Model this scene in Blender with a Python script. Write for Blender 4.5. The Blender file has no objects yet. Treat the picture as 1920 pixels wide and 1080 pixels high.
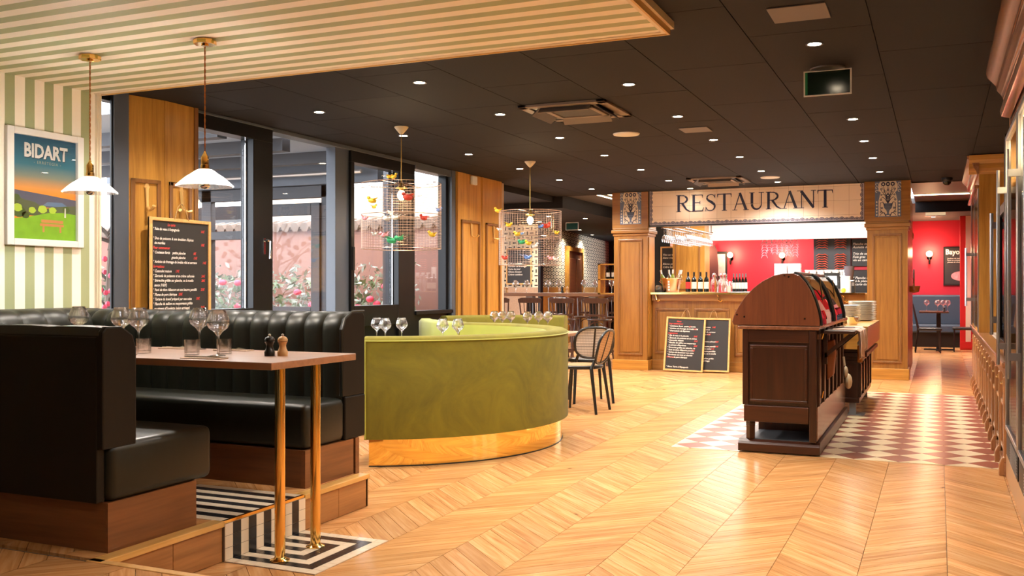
import bpy, bmesh, math, random
from mathutils import Vector, Matrix, Euler
R = random.Random(7)
PI = math.pi
sc = bpy.context.scene
C = sc.collection

# ---------------------------------------------------------------- camera, world, exposure
F = 1815.0
YAW = math.atan(800 / F)
cd = bpy.data.cameras.new('camera')
cd.sensor_width = 36.0
cd.lens = 36.0 * F / 1920
cd.shift_y = -2 / 1920
cd.clip_end = 200
cam = bpy.data.objects.new('camera', cd)
C.objects.link(cam)
cam.location = (0, 0, 1.25)
cam.rotation_euler = (PI / 2, 0, YAW)
sc.camera = cam
sc.view_settings.view_transform = 'Standard'
sc.view_settings.look = 'None'
sc.view_settings.gamma = 1
sc.view_settings.use_curve_mapping = False
sc.view_settings.exposure = 1.15
sc.cycles.use_denoising = True
sc.cycles.max_bounces = 9
sc.cycles.diffuse_bounces = 4
sc.cycles.glossy_bounces = 4
sc.cycles.transmission_bounces = 8
sc.cycles.transparent_max_bounces = 24
sc.cycles.sample_clamp_indirect = 6
sc.cycles.caustics_reflective = False
sc.cycles.caustics_refractive = False
w = bpy.data.worlds.new('overcast_sky'); sc.world = w
w.use_nodes = True
nt = w.node_tree
bg = nt.nodes['Background']
tc = nt.nodes.new('ShaderNodeTexCoord'); sx = nt.nodes.new('ShaderNodeSeparateXYZ')
rp = nt.nodes.new('ShaderNodeValToRGB')
nt.links.new(tc.outputs['Generated'], sx.inputs[0]); nt.links.new(sx.outputs['Z'], rp.inputs[0])
rp.color_ramp.elements[0].position = 0.0; rp.color_ramp.elements[0].color = (0.80, 0.86, 0.95, 1)
rp.color_ramp.elements[1].position = 0.6; rp.color_ramp.elements[1].color = (0.93, 0.96, 1.0, 1)
nt.links.new(rp.outputs[0], bg.inputs[0]); bg.inputs[1].default_value = 5.5
SPOT_W = 72.0; SPOT_COL = (1.0, 0.90, 0.80)
def light(name, kind, loc, power, col=(1, 1, 1), rot=(0, 0, 0), parent=None, **k):
    l = bpy.data.lights.new(name, kind); l.energy = power; l.color = col
    for a, b in k.items(): setattr(l, a, b)
    o = bpy.data.objects.new(name, l); C.objects.link(o); o.location = loc; o.rotation_euler = rot
    if parent: o.parent = parent
    return o
# bright strips over the bar (the white-lit inside of the bar island) and back dining room
light('bar_ceiling_light', 'AREA', (-2.4, 15.5, 2.52), 95, (1, 0.97, 0.93), shape='RECTANGLE', size=2.6, size_y=1.2)
light('back_room_light', 'AREA', (-3.4, 20.5, 2.6), 120, (1, 0.9, 0.85), shape='RECTANGLE', size=4.5, size_y=2.0)

# ---------------------------------------------------------------- materials
def node(nt, t, **k):
    n = nt.nodes.new(t)
    for a, b in k.items(): setattr(n, a, b)
    return n
def mat(name, col, rough=0.5, metal=0.0, emit=None, es=1.0, coat=0.0, sheen=0.0, spec=0.5, noise=0.0, ns=8.0, alpha=None):
    m = bpy.data.materials.new(name); m.use_nodes = True
    nt = m.node_tree; p = nt.nodes['Principled BSDF']
    p.inputs['Base Color'].default_value = (*col, 1)
    p.inputs['Roughness'].default_value = rough
    p.inputs['Metallic'].default_value = metal
    p.inputs['Coat Weight'].default_value = coat
    p.inputs['Sheen Weight'].default_value = sheen
    p.inputs['Specular IOR Level'].default_value = spec
    if emit:
        p.inputs['Emission Color'].default_value = (*emit, 1); p.inputs['Emission Strength'].default_value = es
    if noise:
        t = node(nt, 'ShaderNodeTexCoord'); n = node(nt, 'ShaderNodeTexNoise'); n.inputs['Scale'].default_value = ns
        n.inputs['Detail'].default_value = 4
        mx = node(nt, 'ShaderNodeMix', data_type='RGBA')
        nt.links.new(t.outputs['Object'], n.inputs['Vector'])
        nt.links.new(n.outputs['Fac'], mx.inputs['Factor'])
        mx.inputs['A'].default_value = (*[c * (1 - noise) for c in col], 1)
        mx.inputs['B'].default_value = (*[min(1, c * (1 + noise)) for c in col], 1)
        nt.links.new(mx.outputs['Result'], p.inputs['Base Color'])
    return m
def wood(name, c1, c2, rough=0.4, axis='z', scale=1.0, coat=0.15, bump=0.05):
    m = bpy.data.materials.new(name); m.use_nodes = True
    nt = m.node_tree; p = nt.nodes['Principled BSDF']
    t = node(nt, 'ShaderNodeTexCoord'); mp = node(nt, 'ShaderNodeMapping')
    s = {'x': (0.9, 16, 16), 'y': (16, 0.9, 16), 'z': (16, 16, 0.9)}[axis]
    mp.inputs['Scale'].default_value = [a * scale for a in s]
    n = node(nt, 'ShaderNodeTexNoise'); n.inputs['Scale'].default_value = 1.5; n.inputs['Detail'].default_value = 6
    n.inputs['Distortion'].default_value = 0.6
    n2 = node(nt, 'ShaderNodeTexNoise'); n2.inputs['Scale'].default_value = 6; n2.inputs['Detail'].default_value = 3
    oi = node(nt, 'ShaderNodeObjectInfo')
    ad = node(nt, 'ShaderNodeVectorMath', operation='ADD')
    nt.links.new(t.outputs['Object'], mp.inputs['Vector'])
    sc_ = node(nt, 'ShaderNodeVectorMath', operation='SCALE'); sc_.inputs[3].default_value = 7.0
    nt.links.new(oi.outputs['Random'], sc_.inputs[0])
    nt.links.new(mp.outputs[0], ad.inputs[0]); nt.links.new(sc_.outputs[0], ad.inputs[1])
    nt.links.new(ad.outputs[0], n.inputs['Vector']); nt.links.new(ad.outputs[0], n2.inputs['Vector'])
    r = node(nt, 'ShaderNodeValToRGB')
    r.color_ramp.elements[0].position = 0.3; r.color_ramp.elements[0].color = (*c1, 1)
    r.color_ramp.elements[1].position = 0.7; r.color_ramp.elements[1].color = (*c2, 1)
    mx = node(nt, 'ShaderNodeMath', operation='MULTIPLY_ADD'); mx.inputs[1].default_value = 0.3
    nt.links.new(n2.outputs['Fac'], mx.inputs[0])
    m2 = node(nt, 'ShaderNodeMath', operation='MULTIPLY'); m2.inputs[1].default_value = 0.75
    nt.links.new(n.outputs['Fac'], m2.inputs[0]); nt.links.new(m2.outputs[0], mx.inputs[2])
    nt.links.new(mx.outputs[0], r.inputs[0]); nt.links.new(r.outputs[0], p.inputs['Base Color'])
    p.inputs['Roughness'].default_value = rough; p.inputs['Coat Weight'].default_value = coat
    p.inputs['Coat Roughness'].default_value = 0.2
    b = node(nt, 'ShaderNodeBump'); b.inputs['Strength'].default_value = bump; b.inputs['Distance'].default_value = 0.01
    nt.links.new(n2.outputs['Fac'], b.inputs['Height']); nt.links.new(b.outputs[0], p.inputs['Normal'])
    return m
def plankmat(name, cols, rough=0.3):
    m = bpy.data.materials.new(name); m.use_nodes = True
    nt = m.node_tree; p = nt.nodes['Principled BSDF']
    uv = node(nt, 'ShaderNodeUVMap'); mp = node(nt, 'ShaderNodeMapping'); mp.inputs['Scale'].default_value = (1.6, 26, 1)
    oi = node(nt, 'ShaderNodeObjectInfo'); at = node(nt, 'ShaderNodeAttribute', attribute_name='rnd')
    ad = node(nt, 'ShaderNodeMath', operation='ADD'); w_ = node(nt, 'ShaderNodeMath', operation='MULTIPLY'); w_.inputs[1].default_value = 37.0
    nt.links.new(oi.outputs['Random'], ad.inputs[0]); nt.links.new(at.outputs['Fac'], ad.inputs[1])
    fr = node(nt, 'ShaderNodeMath', operation='FRACT'); nt.links.new(ad.outputs[0], fr.inputs[0])
    nt.links.new(fr.outputs[0], w_.inputs[0])
    n = node(nt, 'ShaderNodeTexNoise', noise_dimensions='4D'); n.inputs['Scale'].default_value = 1.6
    n.inputs['Detail'].default_value = 7; n.inputs['Distortion'].default_value = 0.8
    nt.links.new(uv.outputs[0], mp.inputs[0]); nt.links.new(mp.outputs[0], n.inputs['Vector']); nt.links.new(w_.outputs[0], n.inputs['W'])
    r = node(nt, 'ShaderNodeValToRGB')
    e = r.color_ramp.elements
    e[0].position = 0.18; e[0].color = (*cols[0], 1); e[1].position = 0.82; e[1].color = (*cols[2], 1)
    x = e.new(0.5); x.color = (*cols[1], 1)
    nt.links.new(n.outputs['Fac'], r.inputs[0])
    hs = node(nt, 'ShaderNodeHueSaturation')
    v = node(nt, 'ShaderNodeMapRange'); v.inputs['To Min'].default_value = 0.84; v.inputs['To Max'].default_value = 1.12
    nt.links.new(fr.outputs[0], v.inputs['Value']); nt.links.new(v.outputs[0], hs.inputs['Value'])
    nt.links.new(r.outputs[0], hs.inputs['Color'])
    # sparse dark knots
    mk = node(nt, 'ShaderNodeMapping'); mk.inputs['Scale'].default_value = (3.0, 7.0, 1)
    vo = node(nt, 'ShaderNodeTexVoronoi', voronoi_dimensions='4D'); vo.inputs['Scale'].default_value = 1.0
    nt.links.new(uv.outputs[0], mk.inputs[0]); nt.links.new(mk.outputs[0], vo.inputs['Vector']); nt.links.new(w_.outputs[0], vo.inputs['W'])
    lt = node(nt, 'ShaderNodeMapRange'); lt.inputs['From Min'].default_value = 0.04; lt.inputs['From Max'].default_value = 0.10
    lt.inputs['To Min'].default_value = 0.75; lt.inputs['To Max'].default_value = 0.0
    nt.links.new(vo.outputs['Distance'], lt.inputs['Value'])
    kx = node(nt, 'ShaderNodeMix', data_type='RGBA'); kx.inputs['B'].default_value = (0.09, 0.045, 0.02, 1)
    nt.links.new(lt.outputs[0], kx.inputs['Factor']); nt.links.new(hs.outputs[0], kx.inputs['A'])
    nt.links.new(kx.outputs['Result'], p.inputs['Base Color'])
    p.inputs['Roughness'].default_value = rough
    p.inputs['Anisotropic'].default_value = 0.5
    tg = node(nt, 'ShaderNodeTangent', direction_type='UV_MAP'); tg.uv_map = 'UVMap'; nt.links.new(tg.outputs[0], p.inputs['Tangent'])
    b = node(nt, 'ShaderNodeBump'); b.inputs['Strength'].default_value = 0.12; b.inputs['Distance'].default_value = 0.004
    nt.links.new(n.outputs['Fac'], b.inputs['Height']); nt.links.new(b.outputs[0], p.inputs['Normal'])
    return m
def glassmat(name, refl=0.08, tint=(1, 1, 1), facing=None, rough=0.0):
    m = bpy.data.materials.new(name); m.use_nodes = True
    nt = m.node_tree; nt.nodes.clear()
    o = node(nt, 'ShaderNodeOutputMaterial'); tr = node(nt, 'ShaderNodeBsdfTransparent'); g = node(nt, 'ShaderNodeBsdfGlossy')
    g.inputs['Roughness'].default_value = rough; tr.inputs[0].default_value = (*tint, 1)
    mx = node(nt, 'ShaderNodeMixShader'); mx.inputs[0].default_value = refl
    if facing:
        lw = node(nt, 'ShaderNodeLayerWeight'); lw.inputs[0].default_value = facing
        mr = node(nt, 'ShaderNodeMapRange'); mr.inputs['To Min'].default_value = refl; mr.inputs['To Max'].default_value = 0.9
        nt.links.new(lw.outputs['Facing'], mr.inputs['Value']); nt.links.new(mr.outputs[0], mx.inputs[0])
    nt.links.new(tr.outputs[0], mx.inputs[1]); nt.links.new(g.outputs[0], mx.inputs[2]); nt.links.new(mx.outputs[0], o.inputs[0])
    return m
def patternmat(name, build, rough=0.5):
    m = bpy.data.materials.new(name); m.use_nodes = True
    nt = m.node_tree; p = nt.nodes['Principled BSDF']; p.inputs['Roughness'].default_value = rough
    nt.links.new(build(nt), p.inputs['Base Color'])
    return m
def mth(nt, op, a, b=None):
    n = node(nt, 'ShaderNodeMath', operation=op)
    for i, q in enumerate((a, b)):
        if q is None: continue
        if isinstance(q, (int, float)): n.inputs[i].default_value = q
        else: nt.links.new(q, n.inputs[i])
    return n.outputs[0]
def mixc(nt, f, a, b):
    n = node(nt, 'ShaderNodeMix', data_type='RGBA'); nt.links.new(f, n.inputs['Factor'])
    for k, q in (('A', a), ('B', b)):
        if isinstance(q, tuple): n.inputs[k].default_value = (*q, 1)
        else: nt.links.new(q, n.inputs[k])
    return n.outputs['Result']
def sep(nt):
    g = node(nt, 'ShaderNodeNewGeometry'); s = node(nt, 'ShaderNodeSeparateXYZ'); nt.links.new(g.outputs['Position'], s.inputs[0])
    return s.outputs
def stripes_b(nt):
    s = sep(nt)
    k = mth(nt, 'FRACT', mth(nt, 'DIVIDE', mth(nt, 'SUBTRACT', s['Y'], 4.352), 0.15))
    return mixc(nt, mth(nt, 'LESS_THAN', k, 0.49), (0.92, 0.86, 0.74), (0.36, 0.40, 0.22))
def wallpaper1_b(nt):     # pebble lattice, front wall: Y-facing, uses x,z
    s = sep(nt)
    u = mth(nt, 'DIVIDE', s['X'], 0.095); v = mth(nt, 'DIVIDE', s['Z'], 0.095)
    row = mth(nt, 'FLOOR', v); colm = mth(nt, 'FLOOR', u)
    par = mth(nt, 'MODULO', mth(nt, 'ABSOLUTE', mth(nt, 'ADD', row, colm)), 2.0)
    fu = mth(nt, 'ABSOLUTE', mth(nt, 'SUBTRACT', mth(nt, 'FRACT', u), 0.5)); fv = mth(nt, 'ABSOLUTE', mth(nt, 'SUBTRACT', mth(nt, 'FRACT', v), 0.5))
    a = mth(nt, 'MULTIPLY', mth(nt, 'LESS_THAN', fu, 0.38), mth(nt, 'LESS_THAN', fv, 0.14))
    b = mth(nt, 'MULTIPLY', mth(nt, 'LESS_THAN', fv, 0.38), mth(nt, 'LESS_THAN', fu, 0.14))
    p = mth(nt, 'GREATER_THAN', par, 0.5)
    f = mth(nt, 'ADD', mth(nt, 'MULTIPLY', a, p), mth(nt, 'MULTIPLY', b, mth(nt, 'SUBTRACT', 1.0, p)))
    return mixc(nt, f, (0.78, 0.70, 0.52), (0.02, 0.018, 0.015))
def wallpaper2_b(nt):     # ovals with dots, side wall: uses y,z
    s = sep(nt)
    v = mth(nt, 'DIVIDE', s['Z'], 0.075); row = mth(nt, 'MODULO', mth(nt, 'FLOOR', v), 2.0)
    u = mth(nt, 'ADD', mth(nt, 'DIVIDE', s['Y'], 0.31), mth(nt, 'MULTIPLY', row, 0.5))
    fu = mth(nt, 'SUBTRACT', mth(nt, 'FRACT', u), 0.5); fv = mth(nt, 'SUBTRACT', mth(nt, 'FRACT', v), 0.5)
    d = mth(nt, 'SQRT', mth(nt, 'ADD', mth(nt, 'POWER', fu, 2.0), mth(nt, 'MULTIPLY', mth(nt, 'POWER', fv, 2.0), 0.8)))
    f = mth(nt, 'ADD', mth(nt, 'LESS_THAN', d, 0.14), mth(nt, 'GREATER_THAN', d, 0.435))
    return mixc(nt, f, (0.74, 0.66, 0.46), (0.02, 0.018, 0.015))
def mosaic_b(nt):
    s = sep(nt)
    fx = mth(nt, 'FRACT', mth(nt, 'DIVIDE', s['X'], 0.05)); fy = mth(nt, 'FRACT', mth(nt, 'DIVIDE', s['Y'], 0.05))
    d = mth(nt, 'ADD', mth(nt, 'ABSOLUTE', mth(nt, 'SUBTRACT', fx, 0.5)), mth(nt, 'ABSOLUTE', mth(nt, 'SUBTRACT', fy, 0.5)))
    return mixc(nt, mth(nt, 'LESS_THAN', d, 0.3), (0.7, 0.66, 0.58), (0.18, 0.16, 0.14))
def bartile_b(nt):
    s = sep(nt)
    fx = mth(nt, 'SUBTRACT', mth(nt, 'FRACT', mth(nt, 'DIVIDE', s['X'], 0.11)), 0.5); fz = mth(nt, 'SUBTRACT', mth(nt, 'FRACT', mth(nt, 'DIVIDE', s['Z'], 0.11)), 0.5)
    d = mth(nt, 'SQRT', mth(nt, 'ADD', mth(nt, 'POWER', fx, 2.0), mth(nt, 'POWER', fz, 2.0)))
    n = node(nt, 'ShaderNodeTexNoise'); n.inputs['Scale'].default_value = 5.0
    f = mth(nt, 'MULTIPLY', mth(nt, 'LESS_THAN', mth(nt, 'ABSOLUTE', mth(nt, 'SUBTRACT', d, 0.25)), 0.1), mth(nt, 'GREATER_THAN', n.outputs['Fac'], 0.5))
    return mixc(nt, f, (0.85, 0.87, 0.88), (0.45, 0.6, 0.7))

OAK = wood('golden_oak', (0.34, 0.145, 0.02), (0.60, 0.30, 0.055), 0.38)
OAKX = wood('golden_oak_flat', (0.34, 0.145, 0.02), (0.60, 0.30, 0.055), 0.38, axis='x')
OAKY = wood('golden_oak_long', (0.34, 0.145, 0.02), (0.60, 0.30, 0.055), 0.38, axis='y')
OAKD = wood('oak_moulding', (0.16, 0.062, 0.014), (0.26, 0.11, 0.03), 0.35)
BARW = wood('bar_oak', (0.21, 0.085, 0.015), (0.36, 0.165, 0.034), 0.36)
BARX = wood('bar_oak_flat', (0.21, 0.085, 0.015), (0.36, 0.165, 0.034), 0.36, axis='x')
MAHO = wood('mahogany', (0.012, 0.0028, 0.001), (0.042, 0.010, 0.003), 0.32, coat=0.12)
MAHX = wood('mahogany_flat', (0.015, 0.0035, 0.0012), (0.050, 0.012, 0.0038), 0.32, axis='x', coat=0.12)
MAHY = wood('mahogany_long', (0.10, 0.035, 0.016), (0.22, 0.085, 0.04), 0.25, axis='y', coat=0.5)
DOME = wood('dome_veneer', (0.075, 0.017, 0.004), (0.15, 0.040, 0.011), 0.4, coat=0.1)
WALN = wood('walnut_base', (0.10, 0.035, 0.012), (0.20, 0.075, 0.025), 0.35, axis='x')
WALY = wood('walnut_base_long', (0.12, 0.042, 0.014), (0.22, 0.082, 0.027), 0.35, axis='y')
TABW = wood('table_top_wood', (0.22, 0.09, 0.035), (0.36, 0.16, 0.07), 0.5, axis='x', coat=0.7)
TABW.node_tree.nodes['Principled BSDF'].inputs['Coat Roughness'].default_value = 0.38; TABW.node_tree.nodes['Principled BSDF'].inputs['Specular IOR Level'].default_value = 0.9
RISE = wood('riser_oak', (0.24, 0.10, 0.03), (0.42, 0.19, 0.06), 0.4, axis='y')
FRAMEW = wood('pale_wood_frame', (0.62, 0.33, 0.10), (0.78, 0.46, 0.17), 0.45)
STOOLW = wood('stool_wood', (0.045, 0.016, 0.008), (0.09, 0.035, 0.018), 0.3, coat=0.3)
RWOOD = wood('cabinet_walnut', (0.28, 0.115, 0.04), (0.46, 0.21, 0.085), 0.25, coat=0.5)
RWOODY = wood('cornice_walnut', (0.25, 0.10, 0.04), (0.42, 0.20, 0.10), 0.22, axis='y', coat=0.6)
PLANK = plankmat('oak_plank', ((0.36, 0.14, 0.042), (0.59, 0.29, 0.105), (0.74, 0.44, 0.20)), 0.24)
LEATH = mat('dark_green_leather', (0.009, 0.010, 0.006), 0.40, spec=0.42, noise=0.25, ns=30)
LEATHB = mat('dark_brown_leather', (0.006, 0.0046, 0.003), 0.5, spec=0.28, noise=0.2, ns=30)
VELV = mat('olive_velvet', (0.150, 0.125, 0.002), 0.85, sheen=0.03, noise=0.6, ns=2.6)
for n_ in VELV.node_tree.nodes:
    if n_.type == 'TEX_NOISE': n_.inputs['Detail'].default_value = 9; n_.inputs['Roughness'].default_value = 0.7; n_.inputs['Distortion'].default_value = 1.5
VELV_LIT = mat('lit_olive_velvet', (0.34, 0.36, 0.04), 0.75, sheen=0.3, noise=0.2, ns=4.0)  # olive velvet again, paler: light on the lit faces put into the colour
HOOKB = mat('hook_brass', (0.85, 0.55, 0.20), 0.3, 0.55)
BRASS = mat('polished_brass', (0.90, 0.58, 0.18), 0.12, 1.0)
MIRB = mat('mirror_brass', (1.0, 0.74, 0.24), 0.05, 1.0)
BRASSD = mat('aged_brass', (0.62, 0.38, 0.10), 0.3, 1.0)
STEEL = mat('brushed_steel', (0.55, 0.55, 0.56), 0.3, 1.0)
CHROME = mat('chrome', (0.85, 0.85, 0.88), 0.08, 1.0)
BLKF = mat('black_window_frame', (0.006, 0.006, 0.007), 0.35, spec=0.25)
GRYF = mat('grey_window_frame', (0.075, 0.088, 0.112), 0.4)
PATF = mat('patio_grey_frame', (0.028, 0.028, 0.034), 0.5)
CEIL = mat('dark_ceiling_tile', (0.015, 0.013, 0.0135), 0.75, spec=0.2, noise=0.15, ns=60)
CEILG = mat('ceiling_gap', (0.008, 0.006, 0.006), 0.9)
BLK = mat('satin_black', (0.010, 0.010, 0.010), 0.35)
WHITE = mat('white_paint', (0.80, 0.80, 0.78), 0.4)
CREAM = mat('cream_paint', (0.78, 0.68, 0.52), 0.5)
PORC = mat('porcelain', (0.82, 0.80, 0.76), 0.15)
TERR = mat('red_terracotta', (0.30, 0.085, 0.05), 0.28, noise=0.12, ns=12)
TCRM = mat('cream_tile', (0.80, 0.66, 0.42), 0.28, noise=0.06, ns=12)
MORT = mat('mortar', (0.52, 0.42, 0.28), 0.6)
TBLK = mat('black_mosaic', (0.014, 0.014, 0.016), 0.25)
TWHT = mat('cream_mosaic', (0.75, 0.62, 0.46), 0.25)
GROUT = mat('grout', (0.18, 0.13, 0.09), 0.7)
REDW = mat('red_wall', (0.44, 0.010, 0.030), 0.5)
PINK = mat('salmon_render', (0.165, 0.075, 0.055), 0.8, noise=0.08, ns=3)
SIGNC = mat('sign_tile', (0.94, 0.80, 0.65), 0.3, noise=0.03, ns=3)
NAVY = mat('navy_glaze', (0.022, 0.022, 0.06), 0.3)
BLUEG = mat('blue_grey_glaze', (0.13, 0.17, 0.27), 0.3)
LAVN = mat('lavender_glaze', (0.42, 0.38, 0.44), 0.35)
CHALK = mat('chalk_white', (0.85, 0.80, 0.72), 0.9)
CHALKR = mat('chalk_red', (0.62, 0.06, 0.05), 0.9)
SLATE = mat('blackboard', (0.022, 0.021, 0.022), 0.5)
COPPER = mat('copper', (0.75, 0.40, 0.20), 0.25, 1.0)
BOTT = mat('dark_bottle', (0.008, 0.012, 0.008), 0.08)
LABW = mat('paper_label', (0.8, 0.76, 0.68), 0.6)
LABR = mat('red_label', (0.6, 0.03, 0.03), 0.6)
CORDM = mat('orange_cord', (0.45, 0.16, 0.03), 0.7)
COPW = mat('copper_wire', (0.50, 0.34, 0.25), 0.3, 0.7)
BULB = mat('bulb_glow', (1, 0.9, 0.7), 0.3, emit=(1.0, 0.72, 0.36), es=28)
SPOTE = mat('spot_glow', (1, 0.9, 0.7), 0.3, emit=(1.0, 0.82, 0.6), es=22)
LEDE = mat('led_glow', (1, 0.8, 0.5), 0.3, emit=(1.0, 0.72, 0.4), es=7)
NAVYF = mat('navy_upholstery', (0.03, 0.05, 0.08), 0.6)
def cane_b(a, b):
    def f(nt):
        t = node(nt, 'ShaderNodeTexCoord'); s = node(nt, 'ShaderNodeSeparateXYZ'); nt.links.new(t.outputs['Object'], s.inputs[0])
        g1 = mth(nt, 'LESS_THAN', mth(nt, 'FRACT', mth(nt, 'DIVIDE', s.outputs['Z'], 0.017)), 0.42); g2 = mth(nt, 'LESS_THAN', mth(nt, 'FRACT', mth(nt, 'DIVIDE', s.outputs['Y'], 0.017)), 0.2)
        return mixc(nt, mth(nt, 'MAXIMUM', g1, mth(nt, 'MULTIPLY', g2, 0.5)), a, b)
    return f
CANE = patternmat('cane', cane_b((0.55, 0.34, 0.15), (0.30, 0.16, 0.06)), 0.6)
CANE_LIT = patternmat('lit_cane', cane_b((0.72, 0.70, 0.66), (0.16, 0.15, 0.15)), 0.6)  # cane whitened, the light on the farther chair back painted in
PINKC = mat('striped_napkin_cloth', (0.95, 0.62, 0.50), 0.8, noise=0.2, ns=25)
MEAT = mat('cured_ham', (0.62, 0.36, 0.36), 0.4, noise=0.3, ns=14)
BREAD = mat('bread_crust', (0.62, 0.38, 0.16), 0.7, noise=0.2, ns=20)
LEAF = mat('leaf_green', (0.07, 0.10, 0.04), 0.6)
LEAFG = mat('grey_leaf', (0.22, 0.24, 0.20), 0.7)
ROSE = mat('pink_rose', (0.50, 0.03, 0.07), 0.6)
GARL = mat('garlic_skin', (0.72, 0.68, 0.72), 0.5)
CHILI = mat('dried_chili', (0.55, 0.08, 0.04), 0.35)
STRIPE = patternmat('green_cream_stripes', stripes_b, 0.55)
WP1 = patternmat('dash_wallpaper', wallpaper1_b, 0.6)
WP2 = patternmat('oval_wallpaper', wallpaper2_b, 0.6)
MOSA = patternmat('mosaic_top', mosaic_b, 0.3)
BARTILE = patternmat('pale_patterned_tile', bartile_b, 0.25)
WGLASS = glassmat('window_glass', 0.06)
PGLASS = glassmat('patio_glass', 0.012)
FGLASS = glassmat('fridge_glass', 0.22, (0.8, 0.8, 0.82))
def realglass(name, part):
    m = bpy.data.materials.new(name); m.use_nodes = True
    nt = m.node_tree; nt.nodes.clear()
    o = node(nt, 'ShaderNodeOutputMaterial'); tr = node(nt, 'ShaderNodeBsdfTransparent'); g = node(nt, 'ShaderNodeBsdfGlass')
    g.inputs['IOR'].default_value = 1.48; g.inputs['Roughness'].default_value = 0.0
    mx = node(nt, 'ShaderNodeMixShader'); mx.inputs[0].default_value = part
    nt.links.new(tr.outputs[0], mx.inputs[1]); nt.links.new(g.outputs[0], mx.inputs[2])
    lw = node(nt, 'ShaderNodeLayerWeight'); lw.inputs[0].default_value = 0.25; gl = node(nt, 'ShaderNodeBsdfGlossy'); gl.inputs['Roughness'].default_value = 0.12
    sc_ = mth(nt, 'MULTIPLY', lw.outputs['Facing'], 0.55); m2 = node(nt, 'ShaderNodeMixShader'); nt.links.new(sc_, m2.inputs[0])
    nt.links.new(mx.outputs[0], m2.inputs[1]); nt.links.new(gl.outputs[0], m2.inputs[2]); nt.links.new(m2.outputs[0], o.inputs[0])
    return m
DGLASS = realglass('drinking_glass', 0.55)
DARKG = glassmat('display_glass', 0.25, (0.45, 0.45, 0.5), facing=0.3)
def shade_mat():
    m = bpy.data.materials.new('pressed_glass'); m.use_nodes = True
    nt = m.node_tree; nt.nodes.clear()
    o = node(nt, 'ShaderNodeOutputMaterial'); tr = node(nt, 'ShaderNodeBsdfTransparent'); g = node(nt, 'ShaderNodeBsdfGlossy'); tl = node(nt, 'ShaderNodeBsdfTranslucent')
    g.inputs['Roughness'].default_value = 0.08; tl.inputs[0].default_value = (1, 0.95, 0.88, 1)
    a = node(nt, 'ShaderNodeMixShader'); a.inputs[0].default_value = 0.28
    b = node(nt, 'ShaderNodeMixShader'); b.inputs[0].default_value = 0.3
    nt.links.new(tr.outputs[0], a.inputs[1]); nt.links.new(tl.outputs[0], a.inputs[2])
    nt.links.new(a.outputs[0], b.inputs[1]); nt.links.new(g.outputs[0], b.inputs[2]); nt.links.new(b.outputs[0], o.inputs[0])
    return m
SHADE = shade_mat()

ORD = ['first', 'second', 'third', 'fourth', 'fifth', 'sixth', 'seventh', 'eighth', 'ninth', 'tenth', 'eleventh', 'twelfth', 'thirteenth', 'fourteenth', 'fifteenth', 'sixteenth', 'seventeenth', 'eighteenth', 'nineteenth', 'twentieth']
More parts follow.
